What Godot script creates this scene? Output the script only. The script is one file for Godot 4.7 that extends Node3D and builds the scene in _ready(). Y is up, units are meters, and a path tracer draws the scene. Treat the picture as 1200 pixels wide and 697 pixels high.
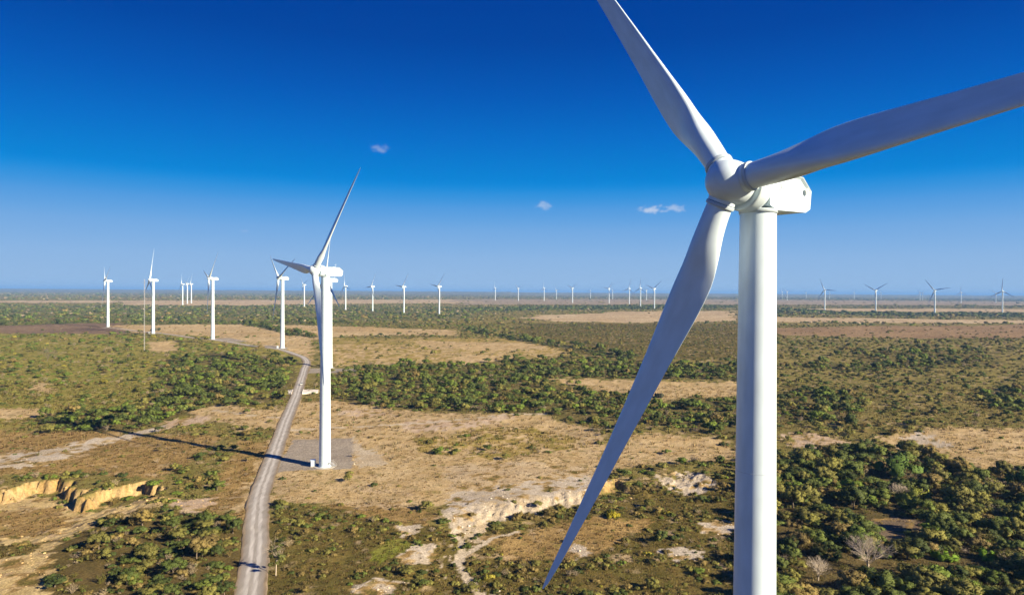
extends Node3D
# A wind farm on a dry savanna plain, seen from the air beside one rotor.
# World: x to the right, d = distance ahead (d = -z), y up; metres.

const PATCHES := [
	["green", [-2226.5, 2699.2, -1072, 3177.6, -147.27, 2954.1, -91.694, 1842.8, -429.78, 1274.7, -1038.9, 1259.8]],
	["olive", [-879.8, 1067, -615.71, 1095.4, -433.18, 991.13, -243.49, 796.56, -147.37, 473.14, -175.82, 403, -302.17, 366.86]],
	["pale", [-2992.1, 3627.2, -2213.7, 3850.5, -1505.4, 4461.6, -1046, 3100.4, -1612.4, 2867.2, -1899.8, 3304.7, -2618.7, 3174.7]],
	["pale", [-1505.4, 4461.6, 0.4049, 5832.7, 0.40875, 4051, -1072, 3177.6]],
	["flat", [-422.91, 5644, 2333.5, 6912.7, 5348.6, 6482.6, 3534.4, 4283.6, 1301.2, 3854, -255.15, 3407.6]],
	["treeline", [-158.06, 2817.7, 162.55, 3242.4, 1301.2, 3854, 1099.5, 3256.5, 336.5, 2688.4, -133.39, 2379.2]],
	["pale", [50.144, 1807, 163.51, 2174.1, 513.2, 2563.7, 911.68, 2699.9, 566.35, 1676.7, 278.5, 1588.8, 131.47, 1612.5]],
	["brush", [0.45011, 1507.1, 192.18, 1533.8, 555.03, 1584.5, 251.65, 717.63, 95.882, 763.33, 21.82, 854.62]],
	["burnt", [-1038.9, 1259.8, -930.43, 1306.5, -830.56, 1429.7, -647.3, 1191.2, -616.5, 1072.9, -716.67, 1062.4, -863.28, 1046.9]],
	["straw", [-778.91, 1326.5, -523.14, 1396.2, -403.82, 1376.2, -91.694, 1228.6, -87.662, 1084.4, -266.14, 1066.4, -274.82, 937.07, -200.85, 694.2, -250.35, 786.84, -333.14, 889.56, -461.46, 1026.4, -628.06, 1117.3]],
	["straw", [-476.66, 891.77, -454.67, 921.75, -392.76, 806.58, -407.67, 777.38]],
	["straw", [-397.37, 558.39, -361.82, 536.75, -332.99, 495.88, -346.25, 495.33]],
	["straw", [-350.42, 425.35, -301.81, 439.7, -280.34, 416.04, -288.87, 399.11, -327.67, 397.77]],
	["yellow", [-270.11, 1006.7, 0.45011, 1013.8, 66.735, 815.7, 45.102, 714.09, -66.935, 674.1, -180.91, 674.93]],
	["straw", [-144.32, 965.14, 23.744, 931.72, 42.707, 845.02, -40.487, 818.88, -105.3, 846.06]],
	["straw", [-57.403, 771.53, -9.003, 757.43, -17.3, 710.83, -61.525, 708.51]],
	["thicket", [-159.76, 604.67, -146.06, 651.25, -102.36, 685.56, -34.32, 695.85, 0.46709, 741.85, 34.764, 685.78, 37.207, 587.51, 20.568, 535.36, 35.982, 473.15, 29.864, 427.17, -21.072, 431.34, -72.91, 451.72, -125.12, 474.02]],
	["thicket", [-359, 692.96, -345.32, 790.33, -283.97, 758.48, -218.38, 700.31, -152.59, 480.25, -185.6, 425.35, -240.12, 469.48]],
	["thicket", [-288.53, 412.88, -264.19, 441.13, -240.12, 469.48, -199.45, 457.01, -186.9, 428.32, -203.25, 407.49, -206.31, 367.64, -245.42, 357.68]],
	["straw", [-206.76, 430.65, -190.99, 450.54, -145.61, 432.9, -153.21, 472.91, -130.21, 410.04, -129.82, 372.32, -172.42, 395.22]],
	["thicket", [0.47112, 711.75, 47.493, 752.42, 131.55, 749.04, 178.94, 713.86, 239.45, 682.78, 206.98, 589.97, 75.421, 599.47, 30.359, 597.44]],
	["straw", [26.392, 592.11, 74.132, 589.15, 203.47, 579.92, 179.97, 512.78, 103.13, 482.98, 83.187, 508.87, 55.959, 554.68]],
	["thicket", [-2.498, 478.84, 35.103, 553.79, 66.582, 528.71, 92.799, 509.26, 112.73, 472.58, 175.79, 500.85, 122.39, 348.26, 94.778, 377.12, 72.519, 411.56, 44.348, 389.8, 21.84, 426.89]],
	["straw", [-128.83, 481.19, -71.845, 445.16, -20.773, 425.36, 21.547, 421.03, 43.798, 384.91, 48.061, 362.39, 40.371, 319, 49.098, 299.09, 36.113, 284.93, 17.953, 279.32, -12.491, 259.72, -23.999, 244.94, -50.223, 238.67, -82.429, 245.7, -84.514, 236.13, -101.4, 299.68, -150.29, 473.03]],
	["straw", [42.79, 338.35, 74.889, 371.96, 111.73, 355.95, 106.02, 312.66, 73.446, 307.15, 45.346, 299]],
	["pink", [-110.77, 434.19, -91.062, 457.78, -79.421, 426.21, -92.065, 411.37]],
	["pink", [-66.801, 398.78, -50.421, 407.32, -27.014, 400.13, 0.49531, 432.12, 3.0872, 414.69, -25.65, 380.29, -59.632, 370]],
	["yellow", [-52.472, 353.11, 0.49531, 388.36, 28.797, 377.35, 39.405, 345.86, 16.838, 326.84, -3.3773, 309.8, -44.215, 325.16]],
	["pale", [-29.656, 301.5, 0.49531, 309.91, 34.101, 298.71, 35.785, 282.31, 0.49531, 263.35, -21.559, 252.05]],
	["brush", [-59.065, 161.52, -81.759, 231.7, -65.058, 238.37, -42.927, 231.58, -21.38, 218.74, 0.49531, 227.26, 28.624, 250.03, 40.65, 267.69, 64.168, 282.98, 101.71, 289.18, 57.586, 163.11]],
	["drygrass", [-65.571, 240.24, -42.304, 244.56, -23.241, 237.36, -27.231, 221.8, -45.122, 228.08]],
	["drygrass", [-10.336, 216.63, 11.955, 229.18, 30.3, 238.43, 50.86, 237.01, 26.291, 206.36, 0.49531, 199.22]],
	["white", [-23.463, 233.73, -22.471, 255.18, -6.2292, 268.98, 32.691, 286.17, 40.893, 278.6, 29.329, 256.29, 12.88, 247.68, 0.49531, 236, -12.181, 225.35, -18.103, 218.8]],
	["white", [-39.094, 218.42, -33.809, 224.94, -29.228, 220.17, -32.968, 212.46]],
	["white", [-33.248, 199.96, -25.895, 211.12, -21.962, 204.15, -23.882, 195.02, -30.79, 195.53]],
	["white", [-41.236, 175.71, -38.651, 184.21, -28.488, 185.49, -29.5, 173.88, -35.817, 170.88]],
	["white", [-11.615, 176.15, -4.0416, 181.47, 0.49531, 172.85, -7.7911, 165.73]],
	["white", [16.386, 211.87, 21.99, 214.94, 23.706, 206.31, 18.242, 202.82]],
	["white", [44.414, 206.67, 53.631, 212.54, 59.992, 206.94, 50.188, 198.77]],
	["white", [65.006, 234.58, 75.288, 239.33, 79.766, 234.87, 77.126, 227.05, 65.232, 225.17]],
	["white", [62.39, 282.94, 74.709, 296.85, 83.902, 290.1, 81.788, 270.97, 66.702, 264.82]],
	["greengrass", [-42.927, 198.5, -40.545, 205.2, -33.79, 210.98, -30.616, 204, -36.034, 194.82]],
	["drygrass", [-298.59, 362.52, -215.33, 367.36, -146.56, 356.48, -118.1, 341.28, -142.28, 439.3, -129.7, 410.06, -91.587, 250.56, -82.023, 211.58, -103.19, 230.4, -129.74, 260.47, -144.15, 275.52, -179.53, 282.39, -189.95, 282.14, -225.24, 273.61]],
	["white", [-258.77, 314.25, -222.51, 318.57, -215.9, 346.23, -202.65, 361.15, -201.23, 391.68, -189.37, 375.03, -196.85, 350.82, -203.59, 333.19, -198.34, 304.72, -203.45, 291.34, -234.68, 285.05]],
	["pink", [-206.39, 394.07, -189.5, 416.41, -175.66, 400.34, -188.22, 377.41]],
	["pink", [-122.89, 249.89, -118.46, 260.72, -106.78, 245.19, -105.09, 225.24, -111.49, 226.8]],
	["sand", [-214.69, 260.82, -178.43, 265.07, -156.42, 246.14, -147.23, 251.44, -135.03, 258.13, -123.16, 244.85, -127.91, 233.45, -134.32, 224.68, -136.62, 215.08, -135.98, 202.19, -128.81, 190.86, -107.68, 160.85, -131.94, 160.52]],
	["drygrass", [-203.42, 247.16, -166.51, 252.08, -150.67, 234.81, -147.7, 219.55, -177.59, 215.86]],
	["brush", [-171.54, 208.53, -147.36, 208.24, -137.75, 198.19, -139.99, 193.11, -156.59, 190.41]],
	["bramble", [-110.07, 160.82, -126.14, 186.22, -135.48, 202.2, -136.25, 216.62, -134.51, 229.79, -119.24, 233.63, -100.33, 230.46, -84.363, 217.58, -64.888, 161.44]],
	["brown", [504.19, 1389.6, 1364, 1652.8, 944.36, 1144.1, 645.1, 1074.4, 420.46, 1158.6]],
	["pale", [732.1, 2018.3, 1547.4, 1875.1, 1384.5, 1677.6, 610.64, 1683.2]],
	["pale", [1271.6, 3081.6, 2760.1, 3345, 2279.2, 2762.1, 1085.1, 2629.5]],
	["treeline", [1130.7, 3118, 1312.5, 2624.1, 2091.7, 2534.8, 1720.4, 2084.8, 868.6, 2394.8]],
	["thicket", [183.13, 468.29, 231.77, 544.17, 258.46, 515.93, 230.59, 446.79, 197.97, 405.07, 162.21, 414.64]],
	["thicket", [378.81, 550.27, 480.8, 582.18, 365.39, 442.28, 321.22, 450.13]],
	["thicket", [419.36, 837.78, 599.3, 871.03, 526.52, 731.88, 407.35, 678.11, 360.33, 702.14]],
	["thicket", [300.55, 727.46, 386.08, 717.4, 358.69, 651.28, 286.18, 672.24]],
	["pink", [149.27, 374.28, 168.18, 372.62, 178.76, 353.88, 152.49, 337.75, 142.8, 344.98]],
	["straw", [197.73, 366.94, 242.05, 386.48, 329.78, 399.13, 245.37, 296.81, 205.84, 298.67, 204.55, 320.08, 190.05, 336.98]],
	["white", [212.07, 369.55, 228.87, 379.04, 229.78, 351.38, 218.36, 337.77, 208.33, 344.94]],
	["wood", [99.837, 283.83, 129.72, 313.28, 171.5, 342, 193.27, 335.25, 200.28, 307.36, 204.66, 291.66, 245.37, 296.81, 135.95, 164.18, 57.586, 163.11]],
	["treeline", [-85.017, 1243.1, 0.45011, 1072.3, 72.584, 887.76, 139.26, 765.77, 132.03, 741.2, 68.193, 846.71, -2.0611, 1004.5, -80.505, 1177.5]],
	["treeline", [-569.34, 1447.1, -488.13, 1347.8, -364.92, 1146.2, -298.02, 1042.7, -283.37, 987.18, -342.99, 1069, -458.1, 1256.3, -536.24, 1358.7]],
	["scrub", [-152.68, 350.12, -146.06, 360.74, -128.64, 322.84, -125.86, 299.06, -114.45, 266.52, -116.71, 250.02, -131.28, 257.12, -143.75, 278.06, -143.22, 298.62]],
	["straw", [-91.445, 243.55, -105.85, 299.57, -127.72, 384.17, -140.8, 433.08, -131.52, 384.05, -114.6, 306.9, -94.76, 232.33]],
	["chalk", [-81.84, 352.23, -62.078, 322.95, -56.287, 300.83, -68.395, 294.71]],
	["soil", [107.68, 222.72, 130.72, 236.77, 151.21, 231.87, 144, 218.67, 120.72, 213.73]],
]
const TRACKS := [
	[2.4, [-23.241, 237.36, -19.068, 223.58, -14.878, 208.44, -15.319, 197.68, -12.275, 189.18, -8.2965, 180.34, -6.7849, 171.3, -7.407, 158.04]],
	[1.9, [-15.128, 201.58, -10.003, 209.96, -5.4856, 217.48, 1.6111, 223.15]],
	[2.6, [-122.91, 372.54, -112.75, 377.49, -76.674, 385.84, -39.738, 402.33, 0.49531, 426.12, 21.84, 426.89]],
	[2.5, [-188.22, 431.33, -160.16, 414.6, -140.34, 409.69]],
	[1.6, [61.742, 288.21, 62.588, 272.93, 67.57, 268.29, 74.872, 280.66, 81.976, 283.4]],
]
const ROAD := [-34.012, 80.716, -53.022, 133.37, -65.896, 171.88, -72.6, 192.99, -94.299, 255.76, -108.11, 308.63, -128.37, 385.37, -160.48, 511.02, -196.99, 648.77, -210.62, 700.72, -233.9, 752.98, -272.66, 809.23, -319.76, 853.88, -371.37, 906.86, -433.5, 964.31, -524.79, 1050.4, -607.79, 1131.6, -733.27, 1222.8]
const BASIN_LEFT := [-242.74, 216.2, -194.62, 260.14, -192.34, 268.29, -185.67, 275.8, -181.33, 279.73, -167.83, 263.01, -156.82, 250.2, -156, 255.5, -155.46, 261.02, -153.6, 267.99, -146.89, 274.21, -137.77, 267.17, -124.15, 246.82, -124.53, 235.33, -128.76, 224.79, -128.59, 210.74, -127.61, 197.08, -60.39, 92.776, -103.5, 92.438]
const BASIN_MIDDLE := [-54.041, 161.59, -49.104, 198.39, -40.021, 216.08, -24.432, 234.61, -11.765, 245.19, 6.8378, 253.69, 30.326, 265.15, 41.077, 279.87, 52.798, 282.71, 62.555, 300.89, 77.31, 307.25, 89.958, 304.55, 89.114, 283.57, 100.08, 265.56, 61.684, 163.17]
const PADS := [
	["gravel", [-111.09, 347.34, -81.84, 352.23, -68.395, 294.71, -100.07, 288.35]],
	["gravel", [-195.33, 658.15, -149.98, 654.14, -141.68, 624.88, -183.93, 617.26]],
	["gravel", [-330.48, 870.85, -309.25, 878.57, -274.71, 840.18, -270.32, 814.34, -301.51, 832.99]],
	["gravel", [-431.72, 982.17, -411.73, 993.18, -359.84, 929.77, -385.23, 912.83]],
]

const CAMERA_HEIGHT := 76.7
const HUB := 85.5
const TURN := -52.5

var n_big := FastNoiseLite.new()
var n_mid := FastNoiseLite.new()
var n_small := FastNoiseLite.new()
var n_warp := FastNoiseLite.new()
var n_far := FastNoiseLite.new()
var n_cell := FastNoiseLite.new()
var bins := {}
var patch_poly := []
var patch_type := PackedStringArray()
var patch_box := []
var basin_left: PackedVector2Array
var basin_middle: PackedVector2Array
var flats := []            # x, d, radius, height
var road_line := PackedVector3Array()
var track_lines := []
var M := {}
var used_names := {}
var rng := RandomNumberGenerator.new()

# ---------------------------------------------------------------- helpers
func lin(r: float, g: float, b: float) -> Color:
	return Color(r, g, b).linear_to_srgb()

func numbered(called: String) -> String:
	if not used_names.has(called):
		used_names[called] = 0
		return called
	used_names[called] += 1
	return "%s_%03d" % [called, used_names[called]]

func tag(o: Node, label: String, category: String, group := "", kind := "") -> Node:
	if label:
		o.set_meta("label", label)
	if category:
		o.set_meta("category", category)
	if group:
		o.set_meta("group", group)
	if kind:
		o.set_meta("kind", kind)
	return o

func base(called: String, at: Vector3, turn := 0.0) -> Node3D:
	var o := Node3D.new()
	o.name = numbered(called)
	add_child(o)
	o.position = at
	o.rotation.y = turn
	return o

func part(called: String, mesh: Mesh, m: Material, parent: Node, t := Transform3D()) -> MeshInstance3D:
	var o := MeshInstance3D.new()
	o.name = called if parent != self else numbered(called)
	o.mesh = mesh
	o.material_override = m
	parent.add_child(o, true)
	o.transform = t
	return o

func noise_texture(size: int, freq: float, seed_: int, lo: Color, hi: Color, octaves := 5, ntype := FastNoiseLite.TYPE_SIMPLEX_SMOOTH) -> NoiseTexture2D:
	var t := NoiseTexture2D.new()
	t.width = size
	t.height = size
	t.seamless = true
	var n := FastNoiseLite.new()
	n.seed = seed_
	n.frequency = freq
	n.noise_type = ntype
	n.fractal_octaves = octaves
	t.noise = n
	var g := Gradient.new()
	g.set_color(0, lo)
	g.set_color(1, hi)
	t.color_ramp = g
	return t

func normal_texture(size: int, freq: float, seed_: int, strength: float) -> NoiseTexture2D:
	var t := NoiseTexture2D.new()
	t.width = size
	t.height = size
	t.seamless = true
	t.as_normal_map = true
	t.bump_strength = strength
	var n := FastNoiseLite.new()
	n.seed = seed_
	n.frequency = freq
	n.fractal_octaves = 5
	t.noise = n
	return t

func smooth(a: float, b: float, v: float) -> float:
	return smoothstep(a, b, v)

# ---------------------------------------------------------------- terrain
func poly(a: Array) -> PackedVector2Array:
	var p := PackedVector2Array()
	for k in range(0, a.size(), 2):
		p.append(Vector2(a[k], a[k + 1]))
	return p

func line_distance(p: Vector2, q: PackedVector2Array, first: int, last: int) -> float:
	var best := 1e9
	for k in range(first, last):
		var c := Geometry2D.get_closest_point_to_segment(p, q[k], q[(k + 1) % q.size()])
		best = minf(best, p.distance_squared_to(c))
	return sqrt(best)

# how far down the eroded basins lie at a point: x = drop in metres, y = 1 on the cut face
func basin(x: float, d: float) -> Vector2:
	if d > 320.0 or d < 60.0 or x < -290.0 or x > 110.0:
		return Vector2.ZERO
	var w := Vector2(x + n_warp.get_noise_2d(x * 3.0, d * 3.0) * 5.0 + n_mid.get_noise_2d(x * 8.0, d * 2.0) * 3.5, d + n_mid.get_noise_2d(x * 5.0, 9.0) * 4.0 + n_warp.get_noise_2d(x * 3.0 + 300.0, d * 3.0) * 3.5)
	var out := Vector2.ZERO
	if x < -70.0 and Geometry2D.is_point_in_polygon(w, basin_left):
		var e := line_distance(w, basin_left, 0, 12)
		var o := line_distance(w, basin_left, 12, 17)
		var t := smooth(0.0, 2.8, e) * smooth(0.0, 34.0, o) * (1.0 - smooth(14.0, 70.0, e))
		out = Vector2(4.6 * t, 1.0 if e < 3.6 and o > 2.0 else 0.0)
	elif x >= -70.0 and Geometry2D.is_point_in_polygon(w, basin_middle):
		var e2 := line_distance(w, basin_middle, 0, basin_middle.size() - 2)
		var west := smooth(0.0, -32.0, x)
		var east := smooth(44.0, 50.0, x)
		var wide := 13.0 + 7.0 * n_big.get_noise_2d(x * 2.0, 77.0) + 30.0 * west + 12.0 * east
		var deep := 2.4 - 1.0 * west
		var face := 1.0 - east
		wide = lerpf(wide, 3.4, smooth(28.0, 33.0, x) * (1.0 - smooth(43.0, 48.0, x)))
		var t2 := smooth(0.0, wide, e2)
		var rill := n_mid.get_noise_2d(x * 14.0, d * 3.0)
		var blot := n_mid.get_noise_2d(x * 2.0 + 9.0, d * 2.0)
		out = Vector2(deep * t2 + (1.0 - absf(t2 * 2.0 - 1.0)) * rill * (1.0 - west) * 1.3, face if e2 < wide * (0.95 + 0.7 * blot) and west < 0.5 + 0.5 * rill and blot > -0.28 else 0.0)
	return out

func height(x: float, d: float) -> float:
	var h := 7.0 * smooth(450, 950, d) + 7.0 * smooth(2000, 4500, d)
	var swell := n_big.get_noise_2d(x, d) * 1.6 + n_mid.get_noise_2d(x, d) * 0.45
	if d > 2500.0:
		swell *= 1.0 + (d - 2500.0) / 2500.0
	if d > 9000.0:
		h += smooth(9000, 20000, d) * (30.0 + 26.0 * n_far.get_noise_2d(x * 0.5, d * 0.5) + (22.0 if x < 0.0 else 8.0))
	h += swell
	for f in flats:
		var q: float = Vector2(x - f[0], d - f[1]).length()
		if q < f[2] * 2.0:
			h = lerpf(f[3], h, smooth(f[2], f[2] * 2.0, q))
	if d < 320.0:
		h -= basin(x, d).x
	return h

func spot(x: float, d: float, up := 0.0) -> Vector3:
	return Vector3(x, height(x, d) + up, -d)

# the kind of ground cover at a point
func cover(x: float, d: float) -> String:
	if d > 280.0 and d < 1050.0:
		var g := Vector2(x + n_small.get_noise_2d(x * 1.5, d * 1.5) * 1.6, d + n_small.get_noise_2d(x * 1.5 + 70.0, d * 1.5) * 2.4)
		for k in pad_polys.size():
			if pad_box[k].has_point(g) and Geometry2D.is_point_in_polygon(g, pad_polys[k]):
				return "gravel"
	var a := clampf(d * 0.012, 2.0, 14.0)
	var wx := x + n_warp.get_noise_2d(x, d) * a + n_mid.get_noise_2d(x * 2.0, d * 2.0) * a * 0.5
	var wd := d + n_warp.get_noise_2d(x + 500.0, d) * a * 1.2 + n_mid.get_noise_2d(x * 2.0 + 90.0, d * 2.0) * a * 0.5
	if d < 1400.0:
		var e := clampf(d * 0.008, 1.6, 6.0)
		wx += n_small.get_noise_2d(x, d) * e * 2.0
		wd += n_small.get_noise_2d(x + 60.0, d + 60.0) * e * 2.2
	if d > 1400.0:
		var b := d * 0.02
		wx += n_far.get_noise_2d(x, d) * b * 3.0
		wd += n_far.get_noise_2d(x + 900.0, d) * b
	var key := int(log(maxf(wd, 20.0)) * 8.0)
	if bins.has(key):
		var w := Vector2(wx, wd)
		var list: PackedInt32Array = bins[key]
		for k in range(list.size() - 1, -1, -1):
			var i := list[k]
			if patch_box[i].has_point(w) and Geometry2D.is_point_in_polygon(w, patch_poly[i]):
				return patch_type[i]
	return "scrub" if d > 158.0 else "wood"

# linear base colours of soils and grasses: two tones each, mixed by patches
var soils := {
	"scrub": [Color(0.215, 0.195, 0.056), Color(0.335, 0.270, 0.095)],
	"olive": [Color(0.245, 0.245, 0.050), Color(0.385, 0.320, 0.088)],
	"green": [Color(0.160, 0.165, 0.060), Color(0.260, 0.225, 0.085)],
	"yellow": [Color(0.330, 0.275, 0.068), Color(0.500, 0.365, 0.130)],
	"straw": [Color(0.540, 0.385, 0.180), Color(0.700, 0.535, 0.300)],
	"pale": [Color(0.560, 0.415, 0.235), Color(0.680, 0.540, 0.340)],
	"flat": [Color(0.380, 0.310, 0.205), Color(0.480, 0.380, 0.255)],
	"brown": [Color(0.320, 0.210, 0.110), Color(0.420, 0.290, 0.155)],
	"burnt": [Color(0.210, 0.145, 0.100), Color(0.330, 0.230, 0.140)],
	"pink": [Color(0.620, 0.455, 0.300), Color(0.700, 0.555, 0.410)],
	"white": [Color(0.570, 0.475, 0.340), Color(0.690, 0.610, 0.500)],
	"sand": [Color(0.590, 0.440, 0.190), Color(0.680, 0.530, 0.270)],
	"drygrass": [Color(0.330, 0.220, 0.082), Color(0.470, 0.325, 0.135)],
	"brush": [Color(0.125, 0.110, 0.030), Color(0.225, 0.170, 0.055)],
	"greengrass": [Color(0.220, 0.240, 0.040), Color(0.280, 0.270, 0.060)],
	"thicket": [Color(0.150, 0.135, 0.046), Color(0.240, 0.190, 0.074)],
	"treeline": [Color(0.105, 0.110, 0.045), Color(0.150, 0.140, 0.056)],
	"wood": [Color(0.120, 0.098, 0.040), Color(0.190, 0.145, 0.064)],
	"bramble": [Color(0.120, 0.098, 0.035), Color(0.190, 0.140, 0.055)],
	"soil": [Color(0.200, 0.150, 0.100), Color(0.260, 0.200, 0.140)],
	"track": [Color(0.620, 0.520, 0.375), Color(0.700, 0.610, 0.470)],
	"cut": [Color(0.480, 0.315, 0.120), Color(0.640, 0.470, 0.235)],
	"chalk": [Color(0.540, 0.430, 0.280), Color(0.670, 0.575, 0.430)],
	"gravel": [Color(0.380, 0.325, 0.260), Color(0.450, 0.395, 0.325)],
}

func track_at(x: float, d: float) -> bool:
	var p := Vector2(x + n_mid.get_noise_2d(x * 5.0, d * 5.0) * 1.2, d + n_mid.get_noise_2d(x * 5.0 + 40.0, d * 5.0) * 1.2)
	for t in track_lines:
		if not t[2].has_point(p):
			continue
		var line: PackedVector2Array = t[1]
		for k in line.size() - 1:
			if p.distance_to(Geometry2D.get_closest_point_to_segment(p, line[k], line[k + 1])) < t[0] * 0.5:
				return true
	return false

func ground_color(x: float, d: float) -> Color:
	var kind := cover(x, d)
	if d < 620.0 and track_at(x, d):
		kind = "track"
	var b := basin(x, d) if d < 320.0 else Vector2.ZERO
	if b.y > 0.5 and kind != "track":
		kind = "cut" if x < -70.0 or x > 28.0 else "chalk"
	# bare ground is broken by grass islands
	if d < 900.0 and kind in ["white", "pink", "sand", "pale", "soil"]:
		var isle := n_small.get_noise_2d(x * 0.8 + 15.0, d * 0.8) + 0.7 * n_mid.get_noise_2d(x * 1.5, d * 1.5 + 33.0)
		if isle > 0.3:
			kind = "drygrass" if isle < 0.55 else "brush"
		elif isle > 0.18 and kind != "soil":
			kind = "straw"
	if kind == "yellow" and d < 900.0 and n_mid.get_noise_2d(x * 1.4, d * 1.4 + 71.0) + 0.6 * n_small.get_noise_2d(x, d + 20.0) > 0.02:
		kind = "straw"
	var pair: Array = soils[kind]
	var m := 0.5 + 0.75 * n_mid.get_noise_2d(x * 1.3 + 31.0, d * 1.3) + 0.6 * n_small.get_noise_2d(x, d)
	if d > 900.0:
		m += 0.9 * n_far.get_noise_2d(x * 2.0, d * 2.0)
	var c: Color = pair[0].lerp(pair[1], clampf(m, 0.0, 1.0))
	# bare soil shows through the grass in blots
	if kind in ["straw", "drygrass", "yellow", "brush", "scrub", "olive"] and d < 1200.0:
		var bare := n_small.get_noise_2d(x * 0.55 + 800.0, d * 0.55) + 0.5 * n_mid.get_noise_2d(x * 0.7, d * 0.7 + 200.0)
		if bare > 0.34:
			c = c.lerp(Color(0.62, 0.47, 0.29), clampf((bare - 0.34) * 3.0, 0.0, 0.7))
		var weed := n_small.get_noise_2d(x * 0.8, d * 0.8 + 600.0)
		if weed > 0.25:
			c = c.lerp(Color(0.22, 0.195, 0.05), clampf((weed - 0.25) * 2.5, 0.0, 0.6))
	var s := 1.0 + 0.35 * n_small.get_noise_2d(x * 3.1, d * 3.1)
	return Color(c.r * s, c.g * s, c.b * s)

func build_ground() -> void:
	var rows := PackedFloat32Array([-44000, -12000, -4000, -1200, -300, 0, 60, 90, 110, 125, 140, 150, 158])
	var d := 165.0
	while d < 340.0:
		rows.append(d)
		d += 1.0
	while d < 44000.0:
		rows.append(d)
		d *= 1.0095
	rows.append(44000.0)
	var cols := 800
	var ts := PackedFloat32Array()
	for j in cols + 1:
		ts.append(-1.0 + 2.0 * j / cols)
	var wide := cols + 3
	var v := PackedVector3Array()
	var c := PackedColorArray()
	v.resize(rows.size() * wide)
	c.resize(rows.size() * wide)
	for i in rows.size():
		var dd := rows[i]
		var w := 150.0 + 0.86 * maxf(dd, 0.0)
		for j in wide:
			var x: float
			if j == 0:
				x = -60000.0
			elif j == wide - 1:
				x = 60000.0
			else:
				x = ts[j - 1] * w
			var at := i * wide + j
			v[at] = Vector3(x, height(x, dd), -dd)
			c[at] = ground_color(x, dd)
	var n := PackedVector3Array()
	n.resize(v.size())
	for i in rows.size():
		for j in wide:
			var at := i * wide + j
			var px := v[at + 1] - v[at] if j < wide - 1 else v[at] - v[at - 1]
			var mx := v[at] - v[at - 1] if j > 0 else px
			var pz := v[at + wide] - v[at] if i < rows.size() - 1 else v[at] - v[at - wide]
			var mz := v[at] - v[at - wide] if i > 0 else pz
			n[at] = (px.normalized() + mx.normalized()).cross(pz.normalized() + mz.normalized()).normalized()
	var idx := PackedInt32Array()
	for i in rows.size() - 1:
		for j in wide - 1:
			var a := i * wide + j
			idx.append_array(PackedInt32Array([a, a + wide, a + wide + 1, a, a + wide + 1, a + 1]))
	var mesh := ArrayMesh.new()
	var arrays := []
	arrays.resize(Mesh.ARRAY_MAX)
	arrays[Mesh.ARRAY_VERTEX] = v
	arrays[Mesh.ARRAY_NORMAL] = n
	arrays[Mesh.ARRAY_COLOR] = c
	arrays[Mesh.ARRAY_INDEX] = idx
	mesh.add_surface_from_arrays(Mesh.PRIMITIVE_TRIANGLES, arrays)
	var o := part("ground", mesh, M.ground, self)
	tag(o, "dry savanna plain of straw grass, sand and scrub", "", "", "structure")

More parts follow.
